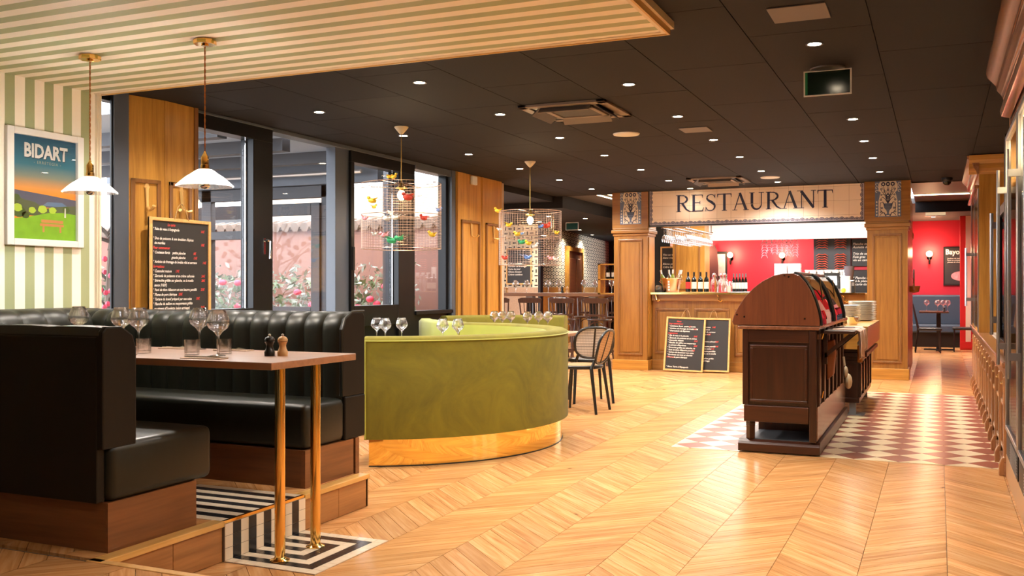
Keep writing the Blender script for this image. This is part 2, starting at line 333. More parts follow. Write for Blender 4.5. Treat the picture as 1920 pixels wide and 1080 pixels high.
# ---------------------------------------------------------------- mesh helpers
class MB:
    def __init__(s): s.v = []; s.f = []; s.m = []; s.uv = None
    def add(s, vs, fs, m=0):
        o = len(s.v); s.v += [tuple(p) for p in vs]
        for f in fs: s.f.append(tuple(i + o for i in f)); s.m.append(m)
        return s
    def box(s, x0, x1, y0, y1, z0, z1, m=0):
        vs = [(x, y, z) for z in (z0, z1) for y in (y0, y1) for x in (x0, x1)]
        return s.add(vs, [(0, 2, 3, 1), (4, 5, 7, 6), (0, 1, 5, 4), (2, 6, 7, 3), (0, 4, 6, 2), (1, 3, 7, 5)], m)
    def prism(s, pts, axis, a, b, m=0):
        n = len(pts)
        def P(p, t): return {'x': (t, p[0], p[1]), 'y': (p[0], t, p[1]), 'z': (p[0], p[1], t)}[axis]
        vs = [P(p, a) for p in pts] + [P(p, b) for p in pts]
        fs = [tuple(range(n)), tuple(range(2 * n - 1, n - 1, -1))] + [(i, i + n, (i + 1) % n + n, (i + 1) % n) for i in range(n)]
        return s.add(vs, fs, m)
    def lathe(s, prof, cx=0, cy=0, n=16, m=0, z=0):
        k = len(prof); vs = []; fs = []
        for i in range(n):
            a = 2 * PI * i / n
            for r, h in prof: vs.append((cx + r * math.cos(a), cy + r * math.sin(a), z + h))
        for i in range(n):
            j = (i + 1) % n
            for q in range(k - 1): fs.append((i * k + q, j * k + q, j * k + q + 1, i * k + q + 1))
        if prof[0][0] > 1e-4: fs.append(tuple(i * k for i in reversed(range(n))))
        if prof[-1][0] > 1e-4 and abs(prof[-1][0] - prof[0][0]) + abs(prof[-1][1] - prof[0][1]) > 1e-5: fs.append(tuple(i * k + k - 1 for i in range(n)))
        return s.add(vs, fs, m)
    def shell(s, prof, cx=0, cy=0, n=16, m=0, z=0):     # open lathe
        k = len(prof); vs = []; fs = []
        for i in range(n):
            a = 2 * PI * i / n
            for r, h in prof: vs.append((cx + r * math.cos(a), cy + r * math.sin(a), z + h))
        for i in range(n):
            j = (i + 1) % n
            for q in range(k - 1): fs.append((i * k + q, j * k + q, j * k + q + 1, i * k + q + 1))
        return s.add(vs, fs, m)
    def tube(s, pts, r, n=8, closed=False, m=0):
        pts = [Vector(p) for p in pts]; N = len(pts); vs = []; fs = []
        for i, p in enumerate(pts):
            a = pts[(i - 1) % N] if (closed or i > 0) else p
            b = pts[(i + 1) % N] if (closed or i < N - 1) else p
            d = (b - a).normalized() if (b - a).length > 1e-9 else Vector((0, 0, 1))
            u = d.cross(Vector((0, 0, 1)))
            if u.length < 0.05: u = d.cross(Vector((1, 0, 0)))
            u.normalize(); w_ = d.cross(u)
            rr = r[i] if isinstance(r, (list, tuple)) else r
            for k in range(n):
                t = 2 * PI * k / n; vs.append(p + u * rr * math.cos(t) + w_ * rr * math.sin(t))
        for i in range(N if closed else N - 1):
            j = (i + 1) % N
            for k in range(n): fs.append((i * n + k, i * n + (k + 1) % n, j * n + (k + 1) % n, j * n + k))
        if not closed: fs += [tuple(reversed(range(n))), tuple(range((N - 1) * n, N * n))]
        return s.add(vs, fs, m)
    def ball(s, c, rx, ry=None, rz=None, n=10, k=6, m=0):
        ry = ry or rx; rz = rz or rx; vs = [(c[0], c[1], c[2] - rz)]; fs = []
        for j in range(1, k):
            t = PI * j / k - PI / 2
            for i in range(n):
                a = 2 * PI * i / n; vs.append((c[0] + rx * math.cos(t) * math.cos(a), c[1] + ry * math.cos(t) * math.sin(a), c[2] + rz * math.sin(t)))
        vs.append((c[0], c[1], c[2] + rz)); L = len(vs) - 1
        for i in range(n):
            fs.append((0, 1 + (i + 1) % n, 1 + i)); fs.append((L, 1 + (k - 2) * n + i, 1 + (k - 2) * n + (i + 1) % n))
            for j in range(k - 2): fs.append((1 + j * n + i, 1 + j * n + (i + 1) % n, 1 + (j + 1) * n + (i + 1) % n, 1 + (j + 1) * n + i))
        return s.add(vs, fs, m)
    def sweep(s, path, prof, closed=False, m=0):
        """profile (offset to the right of travel, z) swept along a plan path"""
        N = len(path); k = len(prof); vs = []; fs = []
        for i in range(N):
            p = Vector(path[i]); a = Vector(path[i - 1]) if i > 0 or closed else p; b = Vector(path[(i + 1) % N]) if i < N - 1 or closed else p
            d1 = (p - a).normalized() if (p - a).length > 1e-9 else (b - p).normalized(); d2 = (b - p).normalized() if (b - p).length > 1e-9 else d1
            n1 = Vector((d1.y, -d1.x)); n2 = Vector((d2.y, -d2.x)); nn = (n1 + n2).normalized(); q = 1 / max(0.4, nn.dot(n1))
            for o, z in prof: vs.append((p.x + nn.x * o * q, p.y + nn.y * o * q, z))
        for i in range(N if closed else N - 1):
            j = (i + 1) % N
            for t in range(k): fs.append((i * k + t, j * k + t, j * k + (t + 1) % k, i * k + (t + 1) % k))
        if not closed: fs += [tuple(reversed(range(k))), tuple(range((N - 1) * k, N * k))]
        return s.add(vs, fs, m)
    def data(s, name, mats, smooth=False, bevel=0.0, seg=2, angle=None):
        me = bpy.data.meshes.new(name); me.from_pydata(s.v, [], s.f)
        for q in (mats if isinstance(mats, (list, tuple)) else [mats]): me.materials.append(q)
        me.polygons.foreach_set('material_index', s.m)
        bm = bmesh.new(); bm.from_mesh(me)
        bmesh.ops.recalc_face_normals(bm, faces=bm.faces)
        if bevel:
            es = [e for e in bm.edges if len(e.link_faces) == 2 and e.calc_face_angle(0) > 0.5]
            bmesh.ops.bevel(bm, geom=es, offset=bevel, segments=seg, affect='EDGES', profile=0.5)
        if smooth:
            for f in bm.faces: f.smooth = True
            lim = angle or 0.7
            for e in bm.edges:
                if len(e.link_faces) == 2 and e.calc_face_angle(0) > lim: e.smooth = False
        bm.to_mesh(me); bm.free(); me.update()
        return me
    def o(s, name, mats, parent=None, loc=(0, 0, 0), rot=(0, 0, 0), smooth=False, bevel=0.0, seg=2, angle=None):
        return link(name, s.data(name, mats, smooth, bevel, seg, angle), parent, loc, rot)
def link(name, data, parent=None, loc=(0, 0, 0), rot=(0, 0, 0)):
    o = bpy.data.objects.new(name, data); C.objects.link(o); o.location = loc; o.rotation_euler = rot
    if parent is not None: o.parent = parent
    return o
def tag(o, label, cat, group=None):
    o['label'] = label; o['category'] = cat
    if group: o['group'] = group
    return o
def thing(name, label, cat, loc=(0, 0, 0), rotz=0.0, group=None, rot=None):
    o = bpy.data.objects.new(name, None); C.objects.link(o); o.empty_display_size = 0.1
    o.location = loc; o.rotation_euler = rot or (0, 0, rotz)
    return tag(o, label, cat, group)
def struct(o): o['kind'] = 'structure'; return o
def kids(o): return [c for c in bpy.data.objects if c.parent == o] if o else []
_K = {}
def dup(root, loc, rotz=None, label=None, group=None, scale=None):
    if root.name not in _K: _K[root.name] = [(c, [g for g in bpy.data.objects if g.parent == c]) for c in bpy.data.objects if c.parent == root]
    r = root.copy(); C.objects.link(r); r.location = loc
    if rotz is not None: r.rotation_euler = (0, 0, rotz)
    if scale: r.scale = (scale,) * 3
    if label: r['label'] = label
    if group: r['group'] = group
    for c, gs in _K[root.name]:
        k = c.copy(); C.objects.link(k); k.parent = r
        for g in gs:
            q = g.copy(); C.objects.link(q); q.parent = k
    return r
def text(name, body, size, parent, loc, m, rot=(0, 0, 0), shear=0.0, align='LEFT', ls=1.0, off=0.0, ext=0.0, sp=1.0, wide=1.0):
    c = bpy.data.curves.new(name, 'FONT'); c.body = body; c.size = size; c.shear = shear; c.align_x = align
    c.space_line = ls; c.offset = off; c.extrude = ext; c.resolution_u = 2; c.space_character = sp
    c.materials.append(m)
    o = link(name, c, parent, loc, rot); o.scale = (wide, 1, 1)
    return o
# ================================================================ SETTING
ZC = 2.68; XW = -5.46; XG = -5.57; PZ = 0.1825
fl = struct(MB().box(-14, 3.2, -3, 26, -0.08, -0.012).o('floor', GROUT))
# chevron oak planks: bands 0.3585 m wide running away from the camera, planks cut at 45 degrees
BW = 0.3585; PITCH = 0.13; GAP = 0.0022
def plank_xy(b, k, sgn=None):
    x0 = 0.035 - BW * (b + 1) + GAP / 2; x1 = 0.035 - BW * b - GAP / 2
    neg = (b % 2 == 1); yl = k * PITCH + (BW if neg else 0); yr = k * PITCH + (0 if neg else BW)
    g = GAP * 0.8
    return [(x0, yl + g), (x1, yr + g), (x1, yr + PITCH - g), (x0, yl + PITCH - g)]
def plank_mb(b, pts, z1, z0, cx=0, cy=0):
    mb = MB(); q = [(p[0] - cx, p[1] - cy) for p in pts]
    mb.add([(x, y, z0) for x, y in q] + [(x, y, z1) for x, y in q], [(4, 5, 6, 7), (0, 4, 7, 3), (1, 2, 6, 5), (0, 1, 5, 4), (3, 7, 6, 2)])
    return mb
def set_uv(me, per, rnd=None):
    uv = me.uv_layers.new(name='UVMap'); at = me.attributes.new('rnd', 'FLOAT', 'FACE') if rnd is not None else None
    for p in me.polygons:
        if at: at.data[p.index].value = rnd[p.index // per]
        for li in p.loop_indices:
            v = me.vertices[me.loops[li].vertex_index].co
            b = int(math.floor((0.035 - (v.x + 1e-4 if False else p.center.x)) / BW)) if rnd is not None else me.get('b', 0)
            s_ = -1 if b % 2 == 1 else 1
            uv.data[li].uv = ((v.x + s_ * v.y) * 0.7071, (v.y - s_ * v.x) * 0.7071)
def cam_px(x, y, z):
    c, s = math.cos(YAW), math.sin(YAW); t = x * c + y * s; d = -x * s + y * c
    return (960 + F * t / d, 538 - F * (z - 1.25) / d, d) if d > 0.1 else (0, 9999, d)
TILE_RECT = (-1.93, 0.55, 7.42, 12.25)
near = []; far = []
for b in range(-3, 34):
    for k in range(18, 180):
        pts = plank_xy(b, k); cx = sum(p[0] for p in pts) / 4; cy = sum(p[1] for p in pts) / 4
        if cx > 1.2: continue
        if TILE_RECT[0] + 0.25 < cx < TILE_RECT[1] and TILE_RECT[2] + 0.2 < cy < TILE_RECT[3] - 0.2: continue
        if cx < -3.2 and cy < 4.6: continue
        if cx < XG + 0.1 and cy < 12: continue
        u, v, d = cam_px(cx, cy, 0)
        vis = -60 < u < 1980 and v < 1120 and not (cy < 2.9) and cx < 0.5 and not (u < 700 and v > 560 and cx < -2.9) and not (TILE_RECT[0] < cx < TILE_RECT[1] and TILE_RECT[2] < cy < TILE_RECT[3])
        (near if vis else far).append((d, b, k, pts, cx, cy))
near.sort(key=lambda t: t[0])
protos = {}
for d, b, k, pts, cx, cy in near[:300]:
    key = b % 2
    if key not in protos:
        me = plank_mb(b, pts, 0, -0.012, cx, cy).data('plank', PLANK); me['b'] = b
        set_uv(me, 5); protos[key] = me
    link('plank', protos[key], fl, (cx, cy, 0))
mb = MB(); rn = []
for d, b, k, pts, cx, cy in near[300:] + far:
    q = plank_mb(b, pts, 0, -0.012); mb.add(q.v, q.f); rn.append(R.random())
me = bpy.data.meshes.new('distant_planks'); me.from_pydata(mb.v, [], mb.f); me.materials.append(PLANK)
set_uv(me, 5, rn); o = link('distant_planks', me, fl); o['kind'] = 'stuff'

# red and cream diamond tile floor beside the buffet
tf = struct(MB().box(-1.915, 0.5, 7.42, 12.25, -0.012, 0.0012).o('floor_tiled', MORT))
H_ = 0.15; g = 0.0018; cells = []
for i in range(0, 17):
    for j in range(0, 33):
        for half, red in ((0, 1), (1, 0)):
            cx = -1.915 + 0.15 + i * 0.30 - (0.15 if half else 0); cy = 7.42 + j * 0.30 + (0.15 if not half else 0.15)
            cells.append((cx, cy + (0.0), red))
cells = []
for i in range(-1, 18):
    for j in range(-1, 34):
        cx = -1.915 + i * 0.15; cy = 7.42 + j * 0.15
        if (i + j) % 2: continue
        cells.append((cx, cy, 1 if j % 2 else 0))
def clip(pts, x0, x1, y0, y1):
    def c1(P, ins, cut):
        o_ = []
        for i in range(len(P)):
            a, b = P[i], P[(i + 1) % len(P)]
            if ins(a): o_.append(a)
            if ins(a) != ins(b): o_.append(cut(a, b))
        return o_
    def lx(x): return lambda a, b: (x, a[1] + (b[1] - a[1]) * (x - a[0]) / (b[0] - a[0]))
    def ly(y): return lambda a, b: (a[0] + (b[0] - a[0]) * (y - a[1]) / (b[1] - a[1]), y)
    for ins, cut in ((lambda p: p[0] >= x0, lx(x0)), (lambda p: p[0] <= x1, lx(x1)), (lambda p: p[1] >= y0, ly(y0)), (lambda p: p[1] <= y1, ly(y1))):
        if pts: pts = c1(pts, ins, cut)
    return pts
tl = []
for cx, cy, red in cells:
    h = H_ - 0.002; P = [(cx - h, cy), (cx, cy - h), (cx + h, cy), (cx, cy + h)]
    full = cx - h > -1.92 and cx + h < 0.5 and cy - h > 7.41 and cy + h < 12.26
    Q = P if full else clip(P, -1.913, 0.498, 7.422, 12.248)
    if len(Q) < 3: continue
    hidden = -1.35 < cx < -0.85 and 7.5 < cy < 11.5
    tl.append((hidden, cy, cx, red, full, Q))
tl.sort(key=lambda t: (t[0], t[1]))
tp = {}
rest = MB()
for n_, (hid, cy, cx, red, full, Q) in enumerate(tl):
    if n_ < 290 and not hid:
        if full:
            if red not in tp: tp[red] = MB().prism([(x - cx, y - cy) for x, y in Q], 'z', 0.0, 0.0035).data('tile', TERR if red else TCRM)
            link('tile', tp[red], tf, (cx, cy, 0))
        else: MB().prism(Q, 'z', 0.0, 0.0035).o('tile', TERR if red else TCRM, tf)
    else: rest.prism(Q, 'z', 0.0, 0.0035, 0 if red else 1)
o = rest.o('far_tiles', [TERR, TCRM], tf); o['kind'] = 'stuff'

# raised platform under the leather booth
pf = struct(MB().box(-5.44, -2.995, 2.81, 4.695, 0.002, PZ - 0.012).box(-5.44, -1.0, -3, 2.775, 0.002, PZ - 0.012).o('floor_platform', GROUT))
def riser(y0, y1): return MB().box(-2.995, -2.975, y0, y1, 0.003, PZ - 0.022)
for a, b_ in ((2.81, 3.18), (3.183, 3.49), (4.105, 4.42), (4.423, 4.71)): riser(a, b_).o('riser_board', RISE, pf, bevel=0.001, seg=1)
MB().box(-5.44, -2.975, 4.695, 4.715, 0.003, PZ - 0.02).o('riser_board', RISE, pf)
for a, b_ in ((2.78, 3.495), (4.105, 4.72)): MB().box(-3.035, -2.965, a, b_, PZ - 0.022, PZ + 0.004).o('nosing', wood('nosing_oak', (0.55, 0.30, 0.07), (0.72, 0.42, 0.13), 0.3, axis='y'), pf, bevel=0.003)
MB().box(-3.035, -1.0, 2.775, 2.815, PZ - 0.022, PZ + 0.004).o('nosing', FRAMEW, pf, bevel=0.003)
MB().box(-2.985, -2.969, 3.495, 4.105, PZ - 0.01, PZ + 0.004).o('brass_edge', BRASS, pf)
mb = MB(); rn = []
for b in range(2, 16):
    for k in range(-10, 40):
        pts = plank_xy(b, k)
        cx = sum(p[0] for p in pts) / 4; cy = sum(p[1] for p in pts) / 4
        for (x0, x1, y0, y1) in ((-5.44, -3.035, 2.815, 3.495), (-5.44, -3.035, 4.105, 4.70), (-5.44, -1.0, 0.5, 2.775)):
            q = clip(pts, x0, x1, y0, y1)
            if len(q) > 2:
                u, v, d = cam_px(cx, cy, PZ)
                m_ = MB().prism(q, 'z', PZ - 0.012, PZ)
                if -20 < u < 420 and 960 < v < 1130 and d > 0:
                    me = m_.data('plank', PLANK); me['b'] = b; set_uv(me, 1); link('plank', me, pf)
                else:
                    mb.add(m_.v, m_.f); rn += [R.random()] * len(m_.f)
me = bpy.data.meshes.new('hidden_planks'); me.from_pydata(mb.v, [], mb.f); me.materials.append(PLANK); set_uv(me, 1, rn)
o = link('hidden_planks', me, pf); o['kind'] = 'stuff'
# black and cream mosaic runner: on the platform, down the riser, and a patch on the floor
TS = 0.61 / 11; TY0 = 3.495
mo = struct(MB().box(-4.3, -2.985, TY0, TY0 + 0.61, PZ - 0.01, PZ + 0.0005).box(-2.975, -2.966, TY0, TY0 + 0.61, 0.004, PZ - 0.01).box(-2.975, -2.975 + TS * 9, TY0, TY0 + 0.61, 0.0, 0.002).o('floor_mosaic', GROUT))
mt = [TWHT, TBLK]; gg = 0.0012
prt = {}
def mtile(key, mbf, c, loc):
    if (key, c) not in prt: prt[(key, c)] = mbf().data('tile', mt[c])
    link('tile', prt[(key, c)], mo, loc)
for i in range(11):
    y = TY0 + i * TS
    for j in range(9):
        ring = min(i, 10 - i, 8 - j)
        mtile('f', lambda: MB().box(gg, TS - gg, gg, TS - gg, 0, 0.004), ring % 2, (-2.972 + j * TS, y, 0.001))
    for j in range(3):
        mtile('r', lambda: MB().box(0, 0.004, gg, TS - gg, gg, TS - gg), i % 2, (-2.968, y, 0.006 + j * TS))
    for j in range(12):
        mtile('t', lambda: MB().box(gg, TS - gg, gg, TS - gg, 0, 0.004), i % 2, (-2.988 - (j + 1) * TS, y, PZ - 0.001))

# ceiling of large dark panels
ce = struct(MB().box(-5.60, 1.3, -3, 14.35, ZC + 0.012, ZC + 0.1).o('ceiling', CEILG))
pan = MB().box(0.003, 0.6637, 0.003, 1.330, 0, 0.012).data('ceiling_tile', CEIL, bevel=0.0)
for i in range(-8, 3):
    off = 0.0 if i % 2 else 0.667
    for j in range(-3, 11):
        y = 5.62 + off - 4.0 + j * 1.3333 - 1.333
        x = -0.333 + 0.6667 * i
        if y > 14.3 or x > 1.2: continue
        if x < -5.2 or y > 13.0:
            q = clip([(x + .003, y + .003), (x + .6637, y + .003), (x + .6637, y + 1.33), (x + .003, y + 1.33)], -5.55, 1.3, -3, 14.34)
            if len(q) > 2: MB().prism(q, 'z', ZC, ZC + 0.012).o('ceiling_tile', CEIL, ce)
        else: link('ceiling_tile', pan, ce, (x, y, ZC))
# striped dropped panel
sp_ = struct(MB().box(-5.46, -1.36, -1, 5.065, 2.617, ZC).o('ceiling_striped', STRIPE))
MB().box(-5.46, -1.335, 5.065, 5.10, 2.612, ZC).box(-1.36, -1.335, -1, 5.065, 2.612, ZC).o('edge_trim', CREAM, sp_)
MB().box(-5.46, -1.322, 5.10, 5.112, 2.606, 2.66).box(-1.335, -1.322, -1, 5.10, 2.606, 2.66).o('gold_trim', mat('gold_trim', (0.62, 0.38, 0.12), 0.4), sp_)
MB().box(-5.46, -1.305, 5.112, 5.13, 2.64, ZC).box(-1.322, -1.305, -1, 5.112, 2.64, ZC).o('outer_trim', CREAM, sp_)
# ceilings beyond
struct(MB().box(-14, -5.45, 14.35, 30, 2.5, 2.75).box(-9.5, -5.60, 12.4, 14.35, 2.6, 2.75).o('ceiling_rear', CEIL))
struct(MB().box(-5.45, -4.5, 14.35, 17.0, 2.70, 2.78).box(-5.45, -4.5, 17, 30, 2.5, 2.78).o('ceiling_recess', mat('grey_ceiling', (0.10, 0.095, 0.10), 0.7)))
struct(MB().box(-4.5, 1.3, 17.7, 26, 2.66, 2.75).o('ceiling_back_room', mat('dark_back_ceiling', (0.05, 0.045, 0.045), 0.7)))
gl = struct(MB().box(-0.36, 1.3, 14.35, 17.7, 2.672, 2.75).o('ceiling_bronze', mat('bronze_mirror', (0.10, 0.06, 0.035), 0.45, 0.5)))
MB().box(-0.37, 1.2, 16.2, 16.225, 2.66, 2.672).o('light_strip', LEDE, gl)
MB().box(-0.36, 1.3, 17.60, 17.7, 2.50, 2.672).o('beam', CEIL, gl)
lt = struct(MB().box(-4.90, -4.885, 14.4, 16.6, 2.685, 2.70).box(-4.72, -4.705, 14.4, 16.6, 2.685, 2.70).o('trim_light_strip', LEDE))

# walls
wl = struct(MB().box(XW - 0.12, XW, -3, 5.10, 0.0, ZC).o('wall_left', STRIPE))
MB().box(XW, XW + 0.02, 5.075, 5.115, 0.0, 2.62).box(XW, XW + 0.03, 5.087, 5.103, 0.0, 2.62).o('edge_trim', CREAM, wl)
struct(MB().box(XG - 0.1, XW, 5.115, 10.6, -0.02, 0.30).o('wall_left_plinth', BLKF))
struct(MB().box(1.01, 1.2, -3, 14.6, 0, ZC).o('wall_right', OAKY))
struct(MB().box(0.78, 0.86, 14.6, 26, 0, 2.68).o('wall_right_back', REDW))
struct(MB().box(-7.2, 0.86, 22.5, 22.6, 0, 2.70).o('wall_back', REDW))
struct(MB().box(-5.44, 1.2, -3.1, -3, 0, ZC).o('wall_behind', mat('dark_panelling', (.12, .07, .04), .6)))
pr = struct(MB().box(-9.5, -5.50, 12.05, 12.2, 0, 2.7).o('wall_rear_left', mat('plain_rear_wall', (0.5, 0.4, 0.3), 0.7)))
w1 = struct(MB().box(-9.6, -7.29, 17.9, 18.0, 1.24, 2.5).o('wall_rear_dash_paper', WP1))
MB().box(-9.6, -7.29, 17.88, 18.0, 0, 1.24).o('wainscot', mat('stone_wainscot', (0.42, 0.27, 0.17), 0.5, noise=0.3, ns=40), w1)
MB().box(-7.30, -7.25, 17.85, 18.0, 0, 2.5).o('corner_post', BLK, w1)
w2p = [(-7.28, 17.95), (-8.45, 25.9)]
def slab(mb, p, q, th, z0, z1, m=0):
    d = Vector((q[0] - p[0], q[1] - p[1])).normalized(); n = Vector((d.y, -d.x)) * th
    return mb.prism([(p[0], p[1]), (q[0], q[1]), (q[0] - n.x, q[1] - n.y), (p[0] - n.x, p[1] - n.y)], 'z', z0, z1, m)
w2 = struct(slab(MB(), *w2p, 0.1, 1.24, 2.5).o('wall_rear_oval_paper', WP2))
slab(MB(), *w2p, 0.12, 0, 1.24).o('wainscot', OAKX, w2)
struct(MB().box(-8.5, -5.4, 25.9, 26.0, 0, 2.5).box(-6.9, -6.6, 25.6, 25.9, 0, 2.5).o('wall_far', BLK))
struct(MB().box(-5.35, -4.4, 17.0, 17.1, 0, 2.7).box(-5.35, -5.25, 17.1, 22.5, 0, 2.7).o('wall_wine', BLK))
# panelled wooden door in the oval-papered wall
t0, t1 = 0.29, 0.48
pA = Vector(w2p[0]); dv = Vector(w2p[1]) - pA
a = pA + dv * t0; b = pA + dv * t1; ang = math.atan2(dv.y, dv.x); L = dv.length * (t1 - t0)
dr = thing('door_1', 'panelled wooden door in the oval-patterned rear wall', 'door', (a.x, a.y, 0), ang)
dr['kind'] = 'structure'
MB().box(0, L, -0.06, 0.0, 0, 2.06).o('door_leaf', WALN, dr)
for q in range(2):
    for z0, z1 in ((0.15, 0.95), (1.1, 1.9)): MB().box(0.12 + q * L / 2, L / 2 - 0.08 + q * L / 2, -0.075, -0.055, z0, z1).o('door_panel', WALN, dr, bevel=0.01)
MB().box(-0.09, 0, -0.09, 0, 0, 2.16).box(L, L + 0.09, -0.09, 0, 0, 2.16).box(-0.09, L + 0.09, -0.09, 0, 2.06, 2.16).o('door_frame', OAKX, dr)

# ---------------------------------------------------------------- window front (left)
def win(name, y0, y1, z0, z1, fr, sash=None, handle=None, glass=True):
    w_ = struct(thing(name, 'x', 'window'))
    for k in ('label', 'category'): del w_[k]
    for m_ in fr:
        MB().box(*m_[:6]).o(m_[6], m_[7], w_, bevel=0.003, seg=1)
    MB().box(XG - 0.005, XG + 0.003, y0, y1, z0, z1).o('pane', WGLASS, w_)
    return w_
zt = 2.60
X0, X1 = XG - 0.05, XG + 0.06
w1_ = win('window_1', 5.115, 5.40, 0.3, zt, [(-5.495, -5.475, 5.24, 5.255, 0.3, ZC, 'mullion', BLKF), (-5.59, -5.50, 5.115, 5.40, 2.60, ZC, 'head_frame', BLKF)])
MB().box(-5.50, -5.465, 5.255, 5.395, 0.3, ZC).o('post', GRYF, w1_, bevel=0.004)
w2_ = win('window_2', 6.10, 6.83, 1.07, 2.54, [
    (X0, XW - 0.01, 6.10, 7.13, 2.66, ZC, 'soffit', GRYF),
    (X0, X1 + 0.03, 6.05, 7.10, 2.545, 2.66, 'head_frame', BLKF), (X0, X1 + 0.03, 6.83, 7.10, 0.3, 2.545, 'sash_stile', BLKF),
    (X0, X1 + 0.03, 6.05, 6.83, 0.98, 1.065, 'sash_rail', BLKF), (X0, X1, 6.05, 6.83, 0.3, 0.98, 'lower_panel', BLKF), (XG + .005, XG + 0.02, 6.815, 6.832, 1.06, 2.55, 'glazing_bead', CHROME)])
h = MB().box(XG + 0.09, XG + 0.105, 6.955, 6.98, 1.54, 1.68).tube([(XG + 0.10, 6.967, 1.66), (XG + 0.14, 6.967, 1.66), (XG + 0.15, 6.985, 1.655), (XG + 0.15, 6.99, 1.50)], 0.011, 8).o('handle', CHROME, w2_, smooth=True)
w3_ = win('window_3', 7.13, 8.14, 0.3, 2.63, [
    (X0, XW - 0.01, 7.10, 8.39, 2.645, ZC, 'soffit', GRYF), (X0, X1, 8.13, 8.37, 0.3, 2.65, 'mullion', GRYF), (X0, X1 - 0.03, 7.10, 7.135, 0.3, 2.65, 'jamb', GRYF)])
w5_ = win('window_5', 8.45, 9.32, 1.06, 2.53, [
    (X0, X1 + 0.03, 8.37, 9.68, 2.53, 2.645, 'head_frame', BLKF), (X0, XW - 0.01, 8.37, 9.68, 2.645, ZC, 'soffit', GRYF),
    (X0, X1 + 0.03, 9.32, 9.68, 0.3, 2.53, 'sash_stile', BLKF), (X0, X1 + 0.03, 8.37, 8.43, 0.3, 2.53, 'sash_stile', BLKF),
    (X0, X1 + 0.03, 8.43, 9.32, 0.84, 1.055, 'sash_rail', BLKF), (X0, X1, 8.43, 9.32, 0.3, 0.84, 'lower_panel', BLKF), (XG + .005, XG + 0.02, 9.305, 9.322, 1.05, 2.53, 'glazing_bead', CHROME)])
MB().box(XG + 0.09, XG + 0.11, 8.385, 8.41, 1.42, 1.66).o('handle', BLK, w5_)
w6_ = win('window_6', 9.68, 10.53, 0.98, 2.60, [
    (X0, XW - 0.01, 9.68, 10.62, 2.60, ZC, 'soffit', GRYF), (X0, X1, 10.50, 10.56, 0.3, 2.6, 'jamb', BLKF),
    (X0, XW + 0.0, 9.68, 10.6, 0.93, 0.975, 'sill', BLKF), (X0, X1, 9.68, 10.56, 0.3, 0.93, 'lower_panel', BLKF), (X0, XW, 10.56, 10.66, 0.3, ZC, 'post', GRYF)])

# ---------------------------------------------------------------- patio outside
pa = struct(MB().box(-20, -5.68, 0, 15, -0.2, -0.05).o('ground_patio', mat('patio_paving', (0.36, 0.34, 0.33), 0.7, noise=0.1, ns=4)))
pw = struct(MB().box(-18, -5.75, 11.84, 12.0, -0.05, 2.12).o('wall_patio', PINK))
mb = MB()
for i in range(70): mb.tube([(-17.8 + i * 0.172, 11.76, 2.13), (-17.8 + i * 0.172, 12.04, 2.19)], 0.075, 6)
mb.box(-18, -5.75, 11.8, 12.03, 2.10, 2.14).o('tile_coping', mat('brown_roof_tile', (0.13, 0.09, 0.07), 0.8, noise=0.3), pw)
MB().box(-20.1, -18, 3, 13, -0.05, 2.3).o('side_wall', PINK, pw)
aw = struct(MB().box(-9.6, -5.68, 5.9, 9.2, 2.66, 2.70).o('ceiling_awning', mat('awning_grey', (0.34, 0.38, 0.44), 0.6)))
am = bpy.data.materials['awning_grey']; an = am.node_tree; ao = an.nodes['Material Output']; ap = an.nodes['Principled BSDF']
atl = node(an, 'ShaderNodeBsdfTranslucent'); atl.inputs[0].default_value = (0.40, 0.44, 0.50, 1); amx = node(an, 'ShaderNodeMixShader'); amx.inputs[0].default_value = 0.16
an.links.new(ap.outputs[0], amx.inputs[1]); an.links.new(atl.outputs[0], amx.inputs[2]); an.links.new(amx.outputs[0], ao.inputs[0])
for y_ in (6.6, 7.5, 8.4): MB().box(-9.6, -5.68, y_, y_ + 0.12, 2.54, 2.66).o('beam', PATF, aw)
MB().box(-9.7, -5.68, 9.2, 9.32, 2.42, 2.70).o('gutter_beam', GRYF, aw)
MB().tube([(-9.6, 8.9, 2.5), (-5.7, 8.9, 2.5)], 0.02, 8).o('rail', STEEL, aw)
# grey framed glazed screen across the patio
scn = thing('glazed_screen', 'grey framed glazed screen with a door standing in the patio', 'screen', (0, 0, 0))
def fr(x0, x1, z0, z1, n='frame_bar', m=PATF, y0=9.30, y1=9.38): return MB().box(x0, x1, y0, y1, z0, z1).o(n, m, scn, bevel=0.004, seg=1)
for x0, x1 in ((-9.05, -8.93), (-8.25, -8.10), (-7.52, -7.34), (-6.50, -6.40), (-9.7, -9.6)): fr(x0, x1, -0.05, 2.42)
fr(-9.6, -6.4, 2.28, 2.42); fr(-9.6, -7.52, 1.82, 1.92)
for a_, b_, c_, d_ in ((-7.34, -7.22, 0.0, 2.22), (-6.62, -6.5, 0.0, 2.22), (-7.22, -6.62, 2.08, 2.22), (-7.22, -6.62, 0.90, 1.02), (-7.22, -6.62, 0.0, 0.12)): fr(a_, b_, c_, d_, 'door_frame_bar', PATF, 9.27, 9.33)
for a_, b_ in ((-9.6, -9.05), (-8.93, -8.25), (-8.10, -7.52)): MB().box(a_, b_, 9.335, 9.343, 0.0, 1.82).o('pane', PGLASS, scn)
MB().box(-7.22, -6.62, 9.29, 9.298, 1.02, 2.08).o('pane', PGLASS, scn)
MB().box(-7.22, -6.62, 9.285, 9.30, 0.12, 0.90).o('door_panel', PATF, scn)
tag(MB().box(-6.35, -6.12, 10.4, 10.6, -0.05, 2.9).o('patio_post', PATF, bevel=0.005), 'tall grey post at the right end of the patio', 'post')
